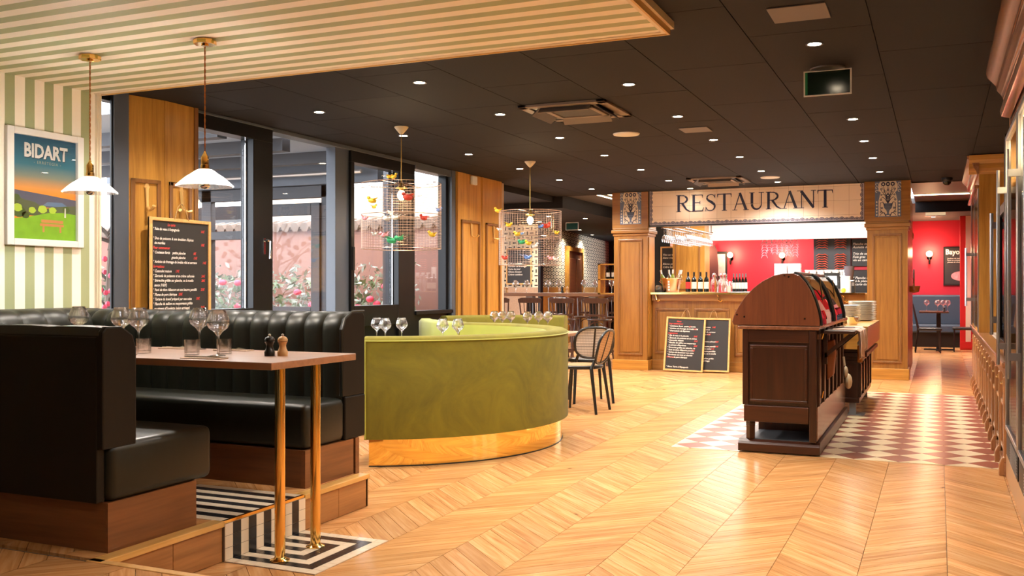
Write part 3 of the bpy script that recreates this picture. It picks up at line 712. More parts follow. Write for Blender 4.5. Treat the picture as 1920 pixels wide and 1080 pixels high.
# white planters with roses and pale foliage
def leafcloud(mb, x0, x1, y0, y1, z0, z1, n, s_, m=0):
    for _ in range(n):
        c = Vector((R.uniform(x0, x1), R.uniform(y0, y1), z0 + (z1 - z0) * R.random() ** 1.4))
        a = Vector((R.gauss(0, 1), R.gauss(0, 1), R.gauss(0, 1))).normalized(); b = a.cross(Vector((R.gauss(0, 1), R.gauss(0, 1), R.gauss(0, 1)))).normalized()
        L_ = s_ * R.uniform(.6, 1.4)
        mb.add([c - a * L_, c + b * L_ * .4, c + a * L_, c - b * L_ * .4], [(0, 1, 2, 3)], m)
pi_ = 0
for x0, x1, y0, h0, txt in ((-14.0, -11.2, 11.3, 0.92, 'white planter of roses farthest to the left behind the left window'), (-11.1, -8.6, 11.3, 0.92, 'white planter of pink roses behind the chalkboard window'), (-8.5, -6.4, 11.3, 0.92, 'white planter of roses nearest the end of the pink wall')):
    p = thing('planter', txt, 'planter', ((x0 + x1) / 2, y0, -0.05), 0, 'white patio planters')
    W_ = (x1 - x0) / 2
    MB().box(-W_, W_, -0.25, 0.25, 0, h0).o('box', mat('white_planter', (0.40, 0.40, 0.41), 0.5), p, bevel=0.01)
    MB().box(-W_ - .02, W_ + .02, -0.27, 0.27, h0, h0 + .04).o('rim', WHITE, p)
    m1 = MB(); leafcloud(m1, -W_, W_, -0.2, 0.2, h0 + .02, h0 + 0.55, int(420 * W_), 0.06, 0); leafcloud(m1, -W_, W_, -0.2, 0.2, h0 + .02, h0 + 0.7, int(500 * W_), 0.05, 1)
    f_ = m1.o('foliage', [LEAF, LEAFG], p); f_['kind'] = 'stuff'
    for _ in range(int(W_ * 9)):
        q = MB().ball((0, 0, 0), .055, .055, .045, 8, 5)
        q.o('rose', ROSE, p, (R.uniform(-W_, W_), R.uniform(-.28, -.1), h0 + R.uniform(.1, .5)), smooth=True)
# bare blossom tree seen through the far-left pane
tr = thing('blossom_tree', 'thin bare branches with pink blossom outside the narrow left pane', 'tree', (-8.25, 7.80, -0.05))
tm = MB(); tm.tube([(0, 0, 0), (0.05, 0, 1.1), (0, .1, 1.9)], [.05, .04, .03], 8)
tips = []
for _ in range(26):
    a = R.uniform(0, 6.28); z = R.uniform(1.0, 1.9); p1 = Vector((math.cos(a) * .35, math.sin(a) * .35, z + R.uniform(.1, .5))); p2 = p1 + Vector((math.cos(a) * .4, math.sin(a) * .4, R.uniform(-.1, .4)))
    tm.tube([(0, .05, z), p1, p2], [.012, .008, .004], 5); tips += [p1, p2]
tm.o('branches', mat('bark', (0.10, 0.07, 0.05), 0.8), tr)
fm = MB()
for p in tips:
    for _ in range(2):
        if p.z < 2.0: fm.ball(p + Vector((R.gauss(0, .07), R.gauss(0, .07), R.gauss(0, .06))), .03, n=5, k=4)
o = fm.o('blossom', ROSE, tr); o['kind'] = 'stuff'
# wooden patio chairs and table by the far wall, white teapot on a stand
pc = thing('patio_table', 'small wooden table by the pink patio wall', 'table', (-6.9, 10.45, -0.05))
MB().box(-.45, .45, -.3, .3, .72, .76).o('table_top', FRAMEW, pc)
for sx_ in (-.4, .4):
    for sy in (-.25, .25): MB().box(sx_ - .02, sx_ + .02, sy - .02, sy + .02, 0, .72).o('leg', FRAMEW, pc)
def wicker(x, y, lab):
    t = thing('patio_chair', lab, 'chair', (x, y, -0.05), 0, 'patio chairs')
    MB().box(-.2, .2, -.2, .2, .42, .46).o('seat', FRAMEW, t)
    MB().tube([(-.2, -.2, .45), (-.2, -.22, .85), (0, -.23, .95), (.2, -.22, .85), (.2, -.2, .45)], .015, 6).o('backrest', COPPER, t, smooth=True)
    MB().tube([(-.1, -.21, .46), (-.1, -.23, .9)], .01, 6).tube([(.1, -.21, .46), (.1, -.23, .9)], .01, 6).tube([(0, -.21, .46), (0, -.23, .94)], .01, 6).o('spindles', COPPER, t)
    for a_ in (-.18, .18):
        for b_ in (-.18, .18): MB().tube([(a_, b_, 0), (a_, b_, .42)], .015, 6).o('leg', FRAMEW, t)
wicker(-7.1, 9.95, 'left wicker-backed chair at the patio table'); wicker(-6.6, 9.95, 'right wicker-backed chair at the patio table')
# ================================================================ WINDOW PILLARS with coat hooks
def hookm(kind):
    m = MB()
    m.tube([(0, -0.008, 0.10), (0, -0.012, 0.03), (0, -0.016, -0.02)], [.012, .009, .008], 8)
    m.prism([(-.016, .10), (0, .075), (.016, .10), (0, .145)], 'y', -0.012, 0.0)
    if kind: m.tube([(0, -.014, -.02), (0.0, -.045, -.045), (0.0, -.085, -.035), (0, -.095, -.02)], [.009, .008, .008, .012], 8)
    else:
        m.tube([(0, -.014, -.02), (-.03, -.035, -.035), (-.05, -.05, -.03)], [.008, .008, .011], 8); m.tube([(0, -.014, -.02), (.03, -.035, -.035), (.05, -.05, -.03)], [.008, .008, .011], 8)
    return m
def facepanel(t, p, q, z0, z1, zt0, zt1, hz, kind):
    """framed recessed panel on the wall face from p to q (plan), moulding z range zt0..zt1"""
    d = Vector((q[0] - p[0], q[1] - p[1])); L = d.length; a = math.atan2(d.y, d.x)
    e = bpy.data.objects.new('panelled_face', MB().box(0, L, 0.0, 0.03, z0, z1).data('panelled_face', OAK)); C.objects.link(e)
    e.parent = t; e.location = (p[0], p[1], 0); e.rotation_euler = (0, 0, a)
    m = MB(); x0, x1 = .12 * L, .88 * L; b = 0.03
    for bx in ((x0, x1, zt1 - b, zt1), (x0, x1, zt0, zt0 + b), (x0, x0 + b, zt0, zt1), (x1 - b, x1, zt0, zt1)): m.box(bx[0], bx[1], -0.022, 0.0, bx[2], bx[3])
    m.o('panel_moulding', OAKD, e, bevel=0.004, seg=1)
    h_ = hookm(kind).o('coat_hook', HOOKB, e, (L * .52, 0, hz), smooth=True); h_.scale = (1.35, 1.2, 1.2)
    return e
pl = thing('window_pillar', 'oak-panelled pillar behind the chalkboard with two brass coat hooks', 'pillar', (0, 0, 0))
MB().prism([(-5.57, 5.40), (-5.515, 5.41), (-5.44, 5.71), (-5.44, 6.06), (-5.57, 6.06)], 'z', 0, ZC).o('core', OAK, pl)
facepanel(pl, (-5.51, 5.405), (-5.425, 5.71), 0, ZC - .003, .5, 2.06, 1.88, 1)
facepanel(pl, (-5.425, 5.715), (-5.425, 6.03), 0, ZC - .003, .5, 2.06, 1.88, 0)
MB().box(-5.5, -5.415, 6.03, 6.07, 0, ZC - .003).o('edge_strip', OAKD, pl)
pl = thing('window_pillar', 'oak-panelled pillar between the windows and the rear dining room', 'pillar', (0, 0, 0))
MB().box(-5.60, -5.45, 10.67, 12.02, 0, ZC).o('core', OAK, pl)
facepanel(pl, (-5.44, 10.68), (-5.435, 11.36), 0, ZC - .003, .5, 2.09, 1.93, 1)
facepanel(pl, (-5.435, 11.40), (-5.435, 11.98), 0, ZC - .003, .5, 2.09, 1.93, 0)
MB().box(-5.5, -5.425, 11.355, 11.405, 0, ZC - .003).o('edge_strip', OAK, pl)
MB().box(-5.435, -5.40, 11.02, 11.16, 2.55, 2.66).o('white_sensor', WHITE, pl, bevel=0.008)

# ---------------------------------------------------------------- chalkboards
def chalkboard(name, label, loc, rot, W, H, lines, red, size, ls, hook=True, frame=FRAMEW, group=None, sl=0.25, fw=0.026):
    t = thing(name, label, 'chalkboard', loc, 0, group, rot)
    MB().box(-W / 2, W / 2, 0, H, -0.012, 0.0).o('slate', SLATE, t)
    m = MB(); a = W / 2
    m.box(-a, -a + fw, 0, H, -0.014, .012).box(a - fw, a, 0, H, -0.014, .012).box(-a + fw, a - fw, 0, fw, -0.014, .012).box(-a + fw, a - fw, H - fw, H, -0.014, .012)
    m.o('frame', frame, t, bevel=0.003, seg=1)
    if hook:
        q = .12 * W
        MB().tube([(-q, H - fw * .3, .014), (-q * .5, H + .09, .008), (-q * .1, H + .115, .004), (q * .15, H + .115, .004), (q * .5, H + .08, .008), (q * .9, H - fw * .3, .014)], .0035, 6).o('string_loop', CANE, t, smooth=True)
    if lines: text('chalk_writing', lines, size, t, (-a + fw + .012, H - fw - size * 1.6, .0015), CHALK, shear=sl, ls=ls, off=.0006)
    if red: text('red_chalk_writing', red, size, t, (-a + fw + .012, H - fw - size * 1.6, .0018), CHALKR, shear=sl, ls=ls, off=.0008)
    return t
menu = '''
* Foie de veau à l'espagnole

* Duo de poissons & son émulsion d'épices
  de morilles

* Couteaux farcis    petite planche
                            grande planche
* Ardoise de fromage de brebis rôti et serrano

* Cassoulet maison
* Zarzuela de poissons et sa crème safranée
* Entrecôte grillée sur planche, os à moelle
  sauce (V.B.F)
* Pavé de thon Albacore et son beurre persillé
* Pluma de porc ibérique
* Tartare du boeuf préparé par nos soins
* Planche de saillon ou maquereaux grillés
  au piment d'Espelette (selon arrivage)
* Ris de veau à la plancha
* Brochette de lotte et chorizo, sauce persillée'''
red = '''                      La carte
                                                                           16€


                                                                           18€
Pour commencer
                                                               8€
                                                               15€
                                                                              14€
Suggestions
                                  17€
                                                                            24€
                                                                            28€

                                                                           22€
                                       20€
                                                                   19€

                                                                           21€
                                     23€
                                                                               22€'''
cb = chalkboard('menu_chalkboard', 'large menu chalkboard hanging on the oak window pillar above the leather booth', (-5.375, 5.83, 0.93), (PI / 2, 0, PI / 2), 0.66, 0.845, menu, red, 0.0285, 1.24)
for c_ in kids(cb):
    if c_.name.startswith(('chalk', 'red')): c_.scale = (0.86, 1, 1); c_.location.y = 0.845 - .026 - .035
b1 = '''

* Couteaux farcis  petite planche
* Ardoise de fromage de brebis rôti
* Charcuterie de Bayonne

* Ris de veau à la plancha
* Zarzuela de poissons et sa crème
* Cassoulet maison
* Planche de saillon ou maquereau
  au piment d'Espelette
* Entrecôte grillée sur planche, os
* Pavé de thon Albacore persillé
* Tartare de boeuf par nos soins
* Brochette de lotte et chorizo
* Pluma de porc ibérique



* Menu Terre à l'Espagnole'''
r1 = '''              Menu
Pour commencer
                                    8€
                                            14€

Suggestions
                                              24€

                                               21€

                                               28€

                                           19€


Desserts'''
def lean(x, y, W, tilt): return (x, y, 0.012), (PI / 2 - tilt, 0, 0)
l, r_ = lean(-3.43, 13.98, .6, .17)
chalkboard('menu_chalkboard', 'chalkboard leaning in front of the bar, fully visible, tilted to the left', l, (r_[0], 0.03, 0.02), 0.585, 0.80, b1, r1, 0.030, 1.18)
l, r_ = lean(-3.02, 14.06, .6, .17)
chalkboard('menu_chalkboard', 'chalkboard leaning on the bar half hidden behind the other one', l, (r_[0], 0, 0.0), 0.50, 0.79, '\n\n         serrano\n         maison\n         ail de serrano\n         riz noir\n\n\n         crème safranée\n\n         beurre persillé\n         nos soins\n         sauce persillée\n         riz, os à moelle\n\n         saillon grillés\n         arrivage\n\n\n\n         crumble', '\n\n                       14€\n\n\n               20€\n\n\n                             22€\n\n                             19€\n                      21€', 0.030, 1.18)
chalkboard('wall_chalkboard', 'chalkboard on the dash-patterned wallpaper in the rear dining room', (-7.72, 17.86, 1.30), (PI / 2, 0, 0), 0.56, 0.73, '\n\n\n\nCafé gourmand\nAssiette de fromage\nTarte du jour\nGâteau basque\nCrème catalane', None, 0.05, 1.1, hook=False)

# ---------------------------------------------------------------- poster
po = thing('framed_poster', 'white-framed seaside poster lettered BIDART with a bench on a green meadow', 'poster', (-5.455, 4.648, 1.52), 0, None, (PI / 2, 0, PI / 2))
W_, H_2 = .605, .765
m = MB(); f = .052; a = W_ / 2
m.box(-a, -a + f, 0, H_2, -.003, .028).box(a - f, a, 0, H_2, -.003, .028).box(-a + f, a - f, 0, f * .85, -.003, .028).box(-a + f, a - f, H_2 - f * .85, H_2, -.003, .028)
m.o('frame', WHITE, po, bevel=0.004)
def sky_b(nt):
    s = sep(nt); r = node(nt, 'ShaderNodeValToRGB'); mr = node(nt, 'ShaderNodeMapRange'); mr.inputs['From Min'].default_value = 1.86; mr.inputs['From Max'].default_value = 2.25
    nt.links.new(s['Z'], mr.inputs['Value']); nt.links.new(mr.outputs[0], r.inputs[0]); e = r.color_ramp.elements
    e[0].position = 0.0; e[0].color = (0.95, 0.30, 0.04, 1); e[1].position = 1; e[1].color = (0.02, 0.09, 0.17, 1)
    for p_, c_ in ((.13, (.72, .33, .10)), (.3, (.25, .28, .22)), (.5, (.05, .20, .28))): x = e.new(p_); x.color = (*c_, 1)
    return r.outputs[0]
MB().box(-a + f, a - f, f * .85, H_2 - f * .85, 0, .004).o('printed_sky', patternmat('print_sky', sky_b, 0.35), po)
def flat(name, polys, m_, z=.0045):
    q = MB()
    for P in polys: q.add([(x, y, z) for x, y in P], [tuple(range(len(P)))])
    return q.o(name, m_, po)
xl, xr, yb = -a + f, a - f, f * .85
flat('printed_sea', [[(xl, .26), (xr, .26), (xr, .325), (0, .345), (xl, .362)]], mat('print_sea', (.10, .11, .16), .4))
flat('printed_sea', [[(-.02, .27), (.19, .27), (.14, .30), (.02, .297)]], mat('print_blue', (.13, .22, .36), .4), .0048)
flat('printed_hill', [[(xl, .20), (xr, .20), (xr, .285), (.1, .27), (0, .25), (-.08, .29), (-.16, .30), (xl, .33)]], mat('print_hill', (.10, .13, .07), .4), .005)
flat('printed_meadow', [[(xl, yb), (xr, yb), (xr, .225), (.14, .232), (.03, .225), (-.08, .20), (-.14, .19), (xl, .17)]], mat('print_meadow', (.22, .48, .03), .4, noise=.25, ns=14), .0053)
def blob(cx, cy, r, k): return [(cx + r * (1 + .12 * math.sin(5 * t + k)) * math.cos(t), cy + r * .75 * math.sin(t)) for t in [i * PI / 7 for i in range(14)]]
flat('printed_tree', [blob(-.20, .22, .05, 1), blob(-.235, .26, .035, 2), blob(-.15, .20, .03, 0), blob(-.22, .31, .03, 3), blob(.17, .255, .03, 3)], mat('print_tree', (.07, .12, .03), .4), .0056)
flat('printed_tree', [blob(-.21, .245, .035, 4), blob(-.10, .235, .028, 2), blob(-.02, .245, .035, 3), blob(.06, .243, .03, 1)], mat('print_tree_light', (.45, .65, .07), .4), .0059)
flat('printed_bench', [[(-.04, .135), (.15, .135), (.15, .152), (-.04, .152)], [(-.03, .158), (.145, .158), (.145, .178), (-.03, .178)], [(-.02, .095), (-.005, .095), (-.005, .14), (-.02, .14)], [(.115, .095), (.13, .095), (.13, .14), (.115, .14)]], mat('print_bench', (.62, .26, .10), .4), .0062)
flat('printed_lighthouse', [[(.155, .20), (.168, .20), (.166, .265), (.158, .265)]], WHITE, .0062)
tt = text('poster_title', 'BIDART', .125, po, (.008, .585, .006), WHITE, align='CENTER', off=.0045, wide=.80)
text('poster_title_shadow', 'BIDART', .125, po, (.012, .58, .0052), mat('print_shadow', (.03, .06, .09), .5), align='CENTER', off=.0045, wide=.80)
text('poster_subtitle', '- ERRETEGIA -', .027, po, (.02, .545, .006), mat('print_gold', (.45, .42, .3), .5), align='CENTER', sp=1.3)
MB().box(xl, xr, yb, H_2 - f * .85, .012, .014).o('glazing', glassmat('poster_glass', .05), po)

# ---------------------------------------------------------------- leather booth
def channel_back(L, pitch, z0, h, th, r, m_, bulge=.016, nsub=8):
    """upright back, channels on the -y side, x from 0..L"""
    prof = [(0, z0)] + [(0, z0 + (h - z0 - r) * t / 5) for t in range(1, 6)] + [(r - r * math.cos(a_), h - r + r * math.sin(a_)) for a_ in [i * PI / 12 for i in range(1, 6)]] + [(r, h), (th - .03, h), (th, h - .03), (th, z0)]
    nr = []
    for i, (u, z) in enumerate(prof):
        if i <= 5: nr.append((-1, 0))
        elif i <= 10:
            a_ = (i - 5) * PI / 12; nr.append((-math.cos(a_), math.sin(a_)))
        elif i <= 12: nr.append((0, 1 if i == 11 else .6))
        else: nr.append((0, 0))
    n = int(round(L / pitch)); xs = []
    for c_ in range(n):
        for s_ in range(nsub): xs.append((c_ * L / n + L / n * s_ / nsub, math.sqrt(max(0, math.sin(PI * s_ / nsub)))))
    xs.append((L, 0)); mb = MB(); k = len(prof); vs = []
    for x, b in xs:
        for (u, z), (nu, nz) in zip(prof, nr): vs.append((x, u + nu * bulge * b, z + nz * bulge * b * .6))
    fs = [(i * k + j, (i + 1) * k + j, (i + 1) * k + j + 1, i * k + j + 1) for i in range(len(xs) - 1) for j in range(k - 1)]
    fs += [tuple(range(k)), tuple((len(xs) - 1) * k + j for j in range(k)), ]
    mb.add(vs, fs); return mb
# far bench
bf = thing('leather_bench', 'dark leather channel-backed bench on the far side of the booth table', 'bench', (-4.935, 0, 0))
L = 1.87
MB().box(0, 1.845, 4.24, 4.69, PZ, .383).o('base', WALN, bf)
MB().box(1.845, 1.872, 4.24, 4.70, PZ, .383).o('base_end', WALY, bf)
MB().box(0, 1.872, 4.722, 4.76, 0.0, .383).o('base_back', WALN, bf)
MB().box(0, L, 4.245, 4.62, .383, .625).o('seat', LEATH, bf, bevel=.035, seg=3, smooth=True)
MB().box(0, L, 4.62, 4.83, .383, .63).o('back_block', LEATHB, bf, bevel=.01)
channel_back(L + .18, .132, .60, 1.10, .22, .10, None).o('backrest', LEATH, bf, (-.20, 4.61, 0), smooth=True)
MB().prism([(4.60, .63), (4.60, 1.01), (4.63, 1.07), (4.70, 1.106), (4.81, 1.106), (4.83, 1.08), (4.83, .63)], 'x', L - .03, L - .004).o('end_panel', LEATHB, bf, bevel=.006)
MB().tube([(L - .006, 4.597, .63), (L - .006, 4.597, 1.01), (L - .006, 4.627, 1.073), (L - .006, 4.70, 1.111), (L - .006, 4.82, 1.111)], .006, 6).o('piping', LEATH, bf, smooth=True)
# near bench
bn = thing('leather_bench', 'dark leather bench nearest the camera, seen from its plain back', 'bench', (-4.935, 0, 0))
L = 1.90
MB().box(0, 1.878, 2.895, 3.40, PZ, .383).o('base', WALN, bn)
MB().box(1.878, 1.89, 2.895, 3.40, PZ, .383).o('base_end', WALY, bn)
MB().box(0, L, 2.90, 3.50, .383, .62).o('seat', LEATH, bn, bevel=.035, seg=3, smooth=True)
cbk = channel_back(L - .02, .30, .60, 1.085, .175, .08, None, bulge=.012); cbk.v = [(L - .02 - x, -y, z) for x, y, z in cbk.v]
cbk.o('backrest', LEATHB, bn, (0, 3.035, 0), smooth=True)
MB().box(0, L - .03, 2.856, 2.90, .385, 1.05).o('back_panel', LEATHB, bn, bevel=.006)
MB().prism([(3.040, .60), (3.040, 1.0), (3.02, 1.055), (2.96, 1.092), (2.88, 1.092), (2.860, 1.07), (2.860, .60)], 'x', L - .03, L - .002).o('end_panel', LEATHB, bn, bevel=.008)
# wall bench (corner unit)
bw = thing('leather_bench', 'leather channel-backed corner bench along the striped wall under the poster', 'bench', (0, 0, 0))
MB().box(-5.45, -4.55, 3.42, 4.22, PZ, .383).o('base', WALY, bw)
MB().box(-5.45, -4.50, 3.51, 4.235, .383, .62).o('seat', LEATH, bw, bevel=.03, smooth=True)
c2 = channel_back(1.53, .17, .60, 1.105, .24, .10, None); c2.v = [(-y, x, z) for x, y, z in c2.v]
c2.o('backrest', LEATH, bw, (-4.945, 3.05, 0), smooth=True)
MB().box(-5.45, -5.15, 2.87, 4.83, .385, 1.108).o('back_shelf', LEATH, bw, bevel=.01)

# booth table
tb = thing('booth_table', 'long wooden booth table on two brass legs with a white-lit top', 'table', (0, 0, 0))
MB().box(-4.90, -2.705, 3.495, 4.175, .880, .913).o('tabletop', TABW, tb, bevel=.002, seg=1)
for x, y, zb in ((-2.743, 3.605, 0.004), (-2.735, 3.868, 0.004), (-4.3, 3.62, PZ), (-4.3, 4.0, PZ)):
    MB().lathe([(.045, 0), (.045, .006), (.03, .012), (.024, .02), (.0235, .88 - zb)], n=20).o('leg', BRASS, tb, (x, y, zb), smooth=True, angle=.5)

# glassware prototypes
def wineglass(name, label, loc, group, h=.225, r=.056, n=20, sc_=1):
    t = thing(name, label, 'wine glass', loc, 0, group)
    hs = h * .43
    MB().lathe([(.001, .001), (.036, .001), (.036, .003), (.008, .008), (.0045, .02), (.004, hs - .02), (.007, hs)], n=n).o('stem', DGLASS, t, smooth=True, angle=1.2)
    b = h - hs
    MB().shell([(.006, hs), (.022, hs + .02 * b / .12), (r * .8, hs + b * .3), (r, hs + b * .46), (r * .96, hs + b * .62), (r * .80, hs + b * .82), (r * .62, h), (r * .60, h - .001), (r * .78, hs + b * .80), (r * .94, hs + b * .61), (r * .975, hs + b * .46), (r * .77, hs + b * .32)], n=n).o('bowl', DGLASS, t, smooth=True, angle=2)
    return t
zt_ = .913
gl_ = [((-4.52, 4.084), 'balloon wine glass behind the near bench, leftmost on the booth table'), ((-4.108, 4.0), 'balloon wine glass beside the near bench, left one of its pair'), ((-3.943, 3.96), 'balloon wine glass beside the near bench, right one of its pair'),
       ((-3.642, 4.09), 'balloon wine glass at the middle of the booth table, left of its pair'), ((-3.222, 3.75), 'balloon wine glass at the middle of the booth table, right of its pair')]
g0 = None
for (x, y), lb in gl_:
    if g0 is None: g0 = wineglass('wine_glass', lb, (x, y, zt_), 'balloon glasses on the booth table')
    else: dup(g0, (x, y, zt_), 0, lb)
def tumbler(label, loc, group):
    o_ = MB().shell([(.001, .012), (.032, .012), (.036, .075), (.038, .075), (.036, .001), (.001, .001)], n=20).o('tumbler', DGLASS, None, loc, smooth=True, angle=.6)
    return tag(o_, label, 'glass', group)
tumbler('water tumbler half hidden behind the near bench back', (-3.90, 3.76, zt_), 'tumblers on the booth table')
tumbler('water tumbler in front of the left pair of balloon glasses', (-3.70, 3.75, zt_), 'tumblers on the booth table')
tumbler('water tumbler left of the middle balloon glasses', (-3.404, 3.77, zt_), 'tumblers on the booth table')
tumbler('water tumbler right of the middle balloon glasses', (-3.30, 3.885, zt_), 'tumblers on the booth table')
def cutlery(label, loc, rz):
    t = thing('cutlery_set', label, 'cutlery', loc, rz, 'folded napkins with cutlery')
    MB().box(-.11, .11, -.035, .035, 0, .005).o('napkin', mat('beige_napkin', (.62, .45, .33), .8), t, bevel=.002)
    MB().tube([(-.10, -.01, .009), (.02, -.01, .009), (.045, -.012, .012), (.10, -.01, .008)], [.0035, .0035, .006, .002], 6).o('fork', CHROME, t)
    MB().box(-.10, .0, .008, .016, .005, .010).box(0, .11, .006, .020, .006, .008).o('knife', CHROME, t)
    return t
cutlery('napkin with fork and knife beside the near bench', (-3.74, 3.60, zt_), .05); cutlery('napkin with fork and knife at the front edge of the table middle', (-3.16, 3.58, zt_), .1)
cutlery('napkin with fork and knife behind the left tumblers', (-3.80, 4.10, zt_), 0); cutlery('napkin with fork and knife behind the middle tumblers', (-3.42, 4.10, zt_), 0)
def mill(label, loc, m_, group=None, s=1.0):
    t = thing('pepper_mill', label, 'mill', loc, 0, group); t.scale = (s, s, s)
    MB().lathe([(.001, 0), (.023, 0), (.024, .018), (.022, .022), (.017, .034), (.015, .045), (.018, .057), (.023, .064), (.001, .0645)], n=16).o('body', m_, t, smooth=True, angle=.6)
    MB().lathe([(.001, .065), (.022, .066), (.023, .074), (.017, .084), (.006, .089), (.001, .0895)], n=16).o('cap', m_, t, smooth=True, angle=.8)
    MB().ball((0, 0, .094), .0065).o('knob', STEEL, t, smooth=True)
    return t
PALE = mat('pale_turned_wood', (.68, .40, .17), .45)
mill('black pepper mill on the booth table', (-2.995, 3.855, zt_), BLK, s=1.08); mill('pale wood salt mill beside the black mill on the booth table', (-2.940, 3.885, zt_), PALE, s=1.08)

# ---------------------------------------------------------------- brass pendants over the booth
def pendant(x, y, label):
    t = thing('pendant_lamp', label, 'pendant lamp', (x, y, 0), 0, 'brass pendants with pressed glass shades')
    MB().lathe([(.062, 2.588), (.062, 2.614)], n=8).lathe([(.02, 2.580), (.02, 2.589)], n=8).o('canopy', BRASS, t, bevel=.002)
    a_ = [(.0028 * math.cos(i * .9), .0028 * math.sin(i * .9), 1.99 + i * .0098) for i in range(61)]; b_ = [(-p[0], -p[1], p[2]) for p in a_]
    MB().tube(a_, .0026, 5).tube(b_, .0026, 5).o('twisted_cord', CORDM, t)
    MB().lathe([(.004, 2.0), (.010, 1.985), (.018, 1.972), (.021, 1.965), (.021, 1.925), (.024, 1.922), (.024, 1.905), (.030, 1.900), (.030, 1.890)], n=18).o('socket', BRASS, t, smooth=True, angle=.5)
    n = 40; m = MB(); vs = []; fs = []
    rows = [(.034, 1.90, 0), (.06, 1.882, .25), (.095, 1.858, .6), (.125, 1.832, .9), (.150, 1.808, 1), (.152, 1.803, 1)]
    for r, z, q in rows:
        for i in range(n * 2): vs.append(((r + (.004 * q if i % 2 else -.002 * q)) * math.cos(PI * i / n), (r + (.004 * q if i % 2 else -.002 * q)) * math.sin(PI * i / n), z + (.002 * q if i % 2 else 0)))
    for j in range(len(rows) - 1):
        for i in range(2 * n): fs.append((j * 2 * n + i, j * 2 * n + (i + 1) % (2 * n), (j + 1) * 2 * n + (i + 1) % (2 * n), (j + 1) * 2 * n + i))
    m.add(vs, fs).o('shade', SHADE, t)
    MB().ball((0, 0, 1.842), .028, n=14, k=8).o('bulb', BULB, t, smooth=True)
    MB().ball((0, 0, 1.812), .031, .031, .022, n=14, k=8).o('bulb_mirror_tip', CHROME, t, smooth=True)
    light('pendant_light', 'POINT', (0, 0, 1.87), 44, (1, .93, .84), parent=t, shadow_soft_size=.03)
    return t
pendant(-4.58, 4.22, 'left brass pendant with pressed glass shade, in front of the poster edge'); pendant(-3.71, 4.21, 'right brass pendant with pressed glass shade, in front of the chalkboard pillar')

# ---------------------------------------------------------------- wire cage pendants with birds
BC = {k: mat('bird_' + k, c, .6) for k, c in dict(yellow=(.85, .55, .03), red=(.65, .06, .03), white=(.8, .78, .75), green=(.03, .35, .14), blue=(.12, .25, .6), pink=(.75, .3, .35)).items()}
def bird(c, m_, s, yaw, par):
    b = MB()
    b.ball((0, 0, 0), .032 * s, .017 * s, .019 * s, 8, 6).ball((.028 * s, 0, .018 * s), .014 * s, .012 * s, .013 * s, 8, 5)
    b.add([(-.02 * s, .006 * s, .004 * s), (-.02 * s, -.006 * s, .004 * s), (-.085 * s, -.012 * s, .02 * s), (-.085 * s, .012 * s, .02 * s)], [(0, 1, 2, 3)])
    b.add([(.012 * s, .014 * s, .01 * s), (-.02 * s, .014 * s, .008 * s), (-.04 * s, .034 * s, .028 * s)], [(0, 1, 2)]); b.add([(.012 * s, -.014 * s, .01 * s), (-.02 * s, -.014 * s, .008 * s), (-.04 * s, -.034 * s, .028 * s)], [(0, 1, 2)])
    b.add([(.040 * s, .004 * s, .018 * s), (.040 * s, -.004 * s, .018 * s), (.054 * s, 0, .014 * s)], [(0, 1, 2)])
    return b.o('bird', m_, par, c, (0, R.uniform(-.3, .3), yaw), smooth=True)
def cage(x, y, label, r, zt, zb, birds):
    t = thing('birdcage_lamp', label, 'pendant lamp', (x, y, 0), 0, 'wire birdcage lamps')
    MB().lathe([(.012, 2.615), (.022, 2.625), (.040, 2.645), (.062, 2.672), (.064, 2.68)], n=20).o('canopy', mat('cream_rose', (.75, .62, .42), .4), t, smooth=True)
    MB().tube([(0, 0, zt - .02), (0, 0, 2.62)], .0045, 6).o('cord', BRASSD, t)
    m = MB(); n = 68; pr_ = .0009
    for i in range(n):
        a_ = 2 * PI * i / n; c_, s_ = math.cos(a_) * r, math.sin(a_) * r; m.tube([(c_, s_, zb), (c_, s_, zt)], pr_, 3)
    k = 24
    for j in range(k + 1):
        z = zb + (zt - zb) * j / k; m.tube([(math.cos(2 * PI * i / 48) * r, math.sin(2 * PI * i / 48) * r, z) for i in range(48)], pr_, 3, closed=True)
    o_ = m.o('wire_mesh', COPW, t); o_['kind'] = 'stuff'
    for z in (zb, zb + (zt - zb) * .52, zt): MB().tube([(math.cos(2 * PI * i / 56) * r, math.sin(2 * PI * i / 56) * r, z) for i in range(56)], .0035, 6, closed=True).o('ring', COPW, t, smooth=True)
    MB().tube([(-r, 0, zt - .0), (0, 0, zt + .0), (r, 0, zt)], .003, 5).tube([(0, -r, zt), (0, r, zt)], .003, 5).o('cross_bar', COPW, t)
    MB().lathe([(.008, zt + .02), (.02, zt + .005), (.03, zt - .02), (.055, zt - .035), (.055, zt - .04), (.02, zt - .042), (.02, zt - .06)], n=18).o('socket', BRASSD, t, smooth=True, angle=.6)
    MB().ball((0, 0, zt - .10), .036, .036, .045, 14, 8).o('bulb', BULB, t, smooth=True)
    light('cage_light', 'POINT', (0, 0, zt - .10), 11, (1, .74, .46), parent=t, shadow_soft_size=.05)
    # birds: u across the view (-1..1), v height fraction, front/back
    ax = YAW - .12
    for u, v, fr_, col_, s_ in birds:
        dx = u * r * 1.0; dy = (-1 if fr_ else 1) * math.sqrt(max(0, r * r - dx * dx)) * 1.02
        ox = dx * math.cos(ax) - dy * math.sin(ax); oy = dx * math.sin(ax) + dy * math.cos(ax)
        bird((ox, oy, zb + (zt - zb) * v), BC[col_], s_ * .78, ax + (0 if R.random() < .5 else PI) + R.uniform(-.3, .3), t)
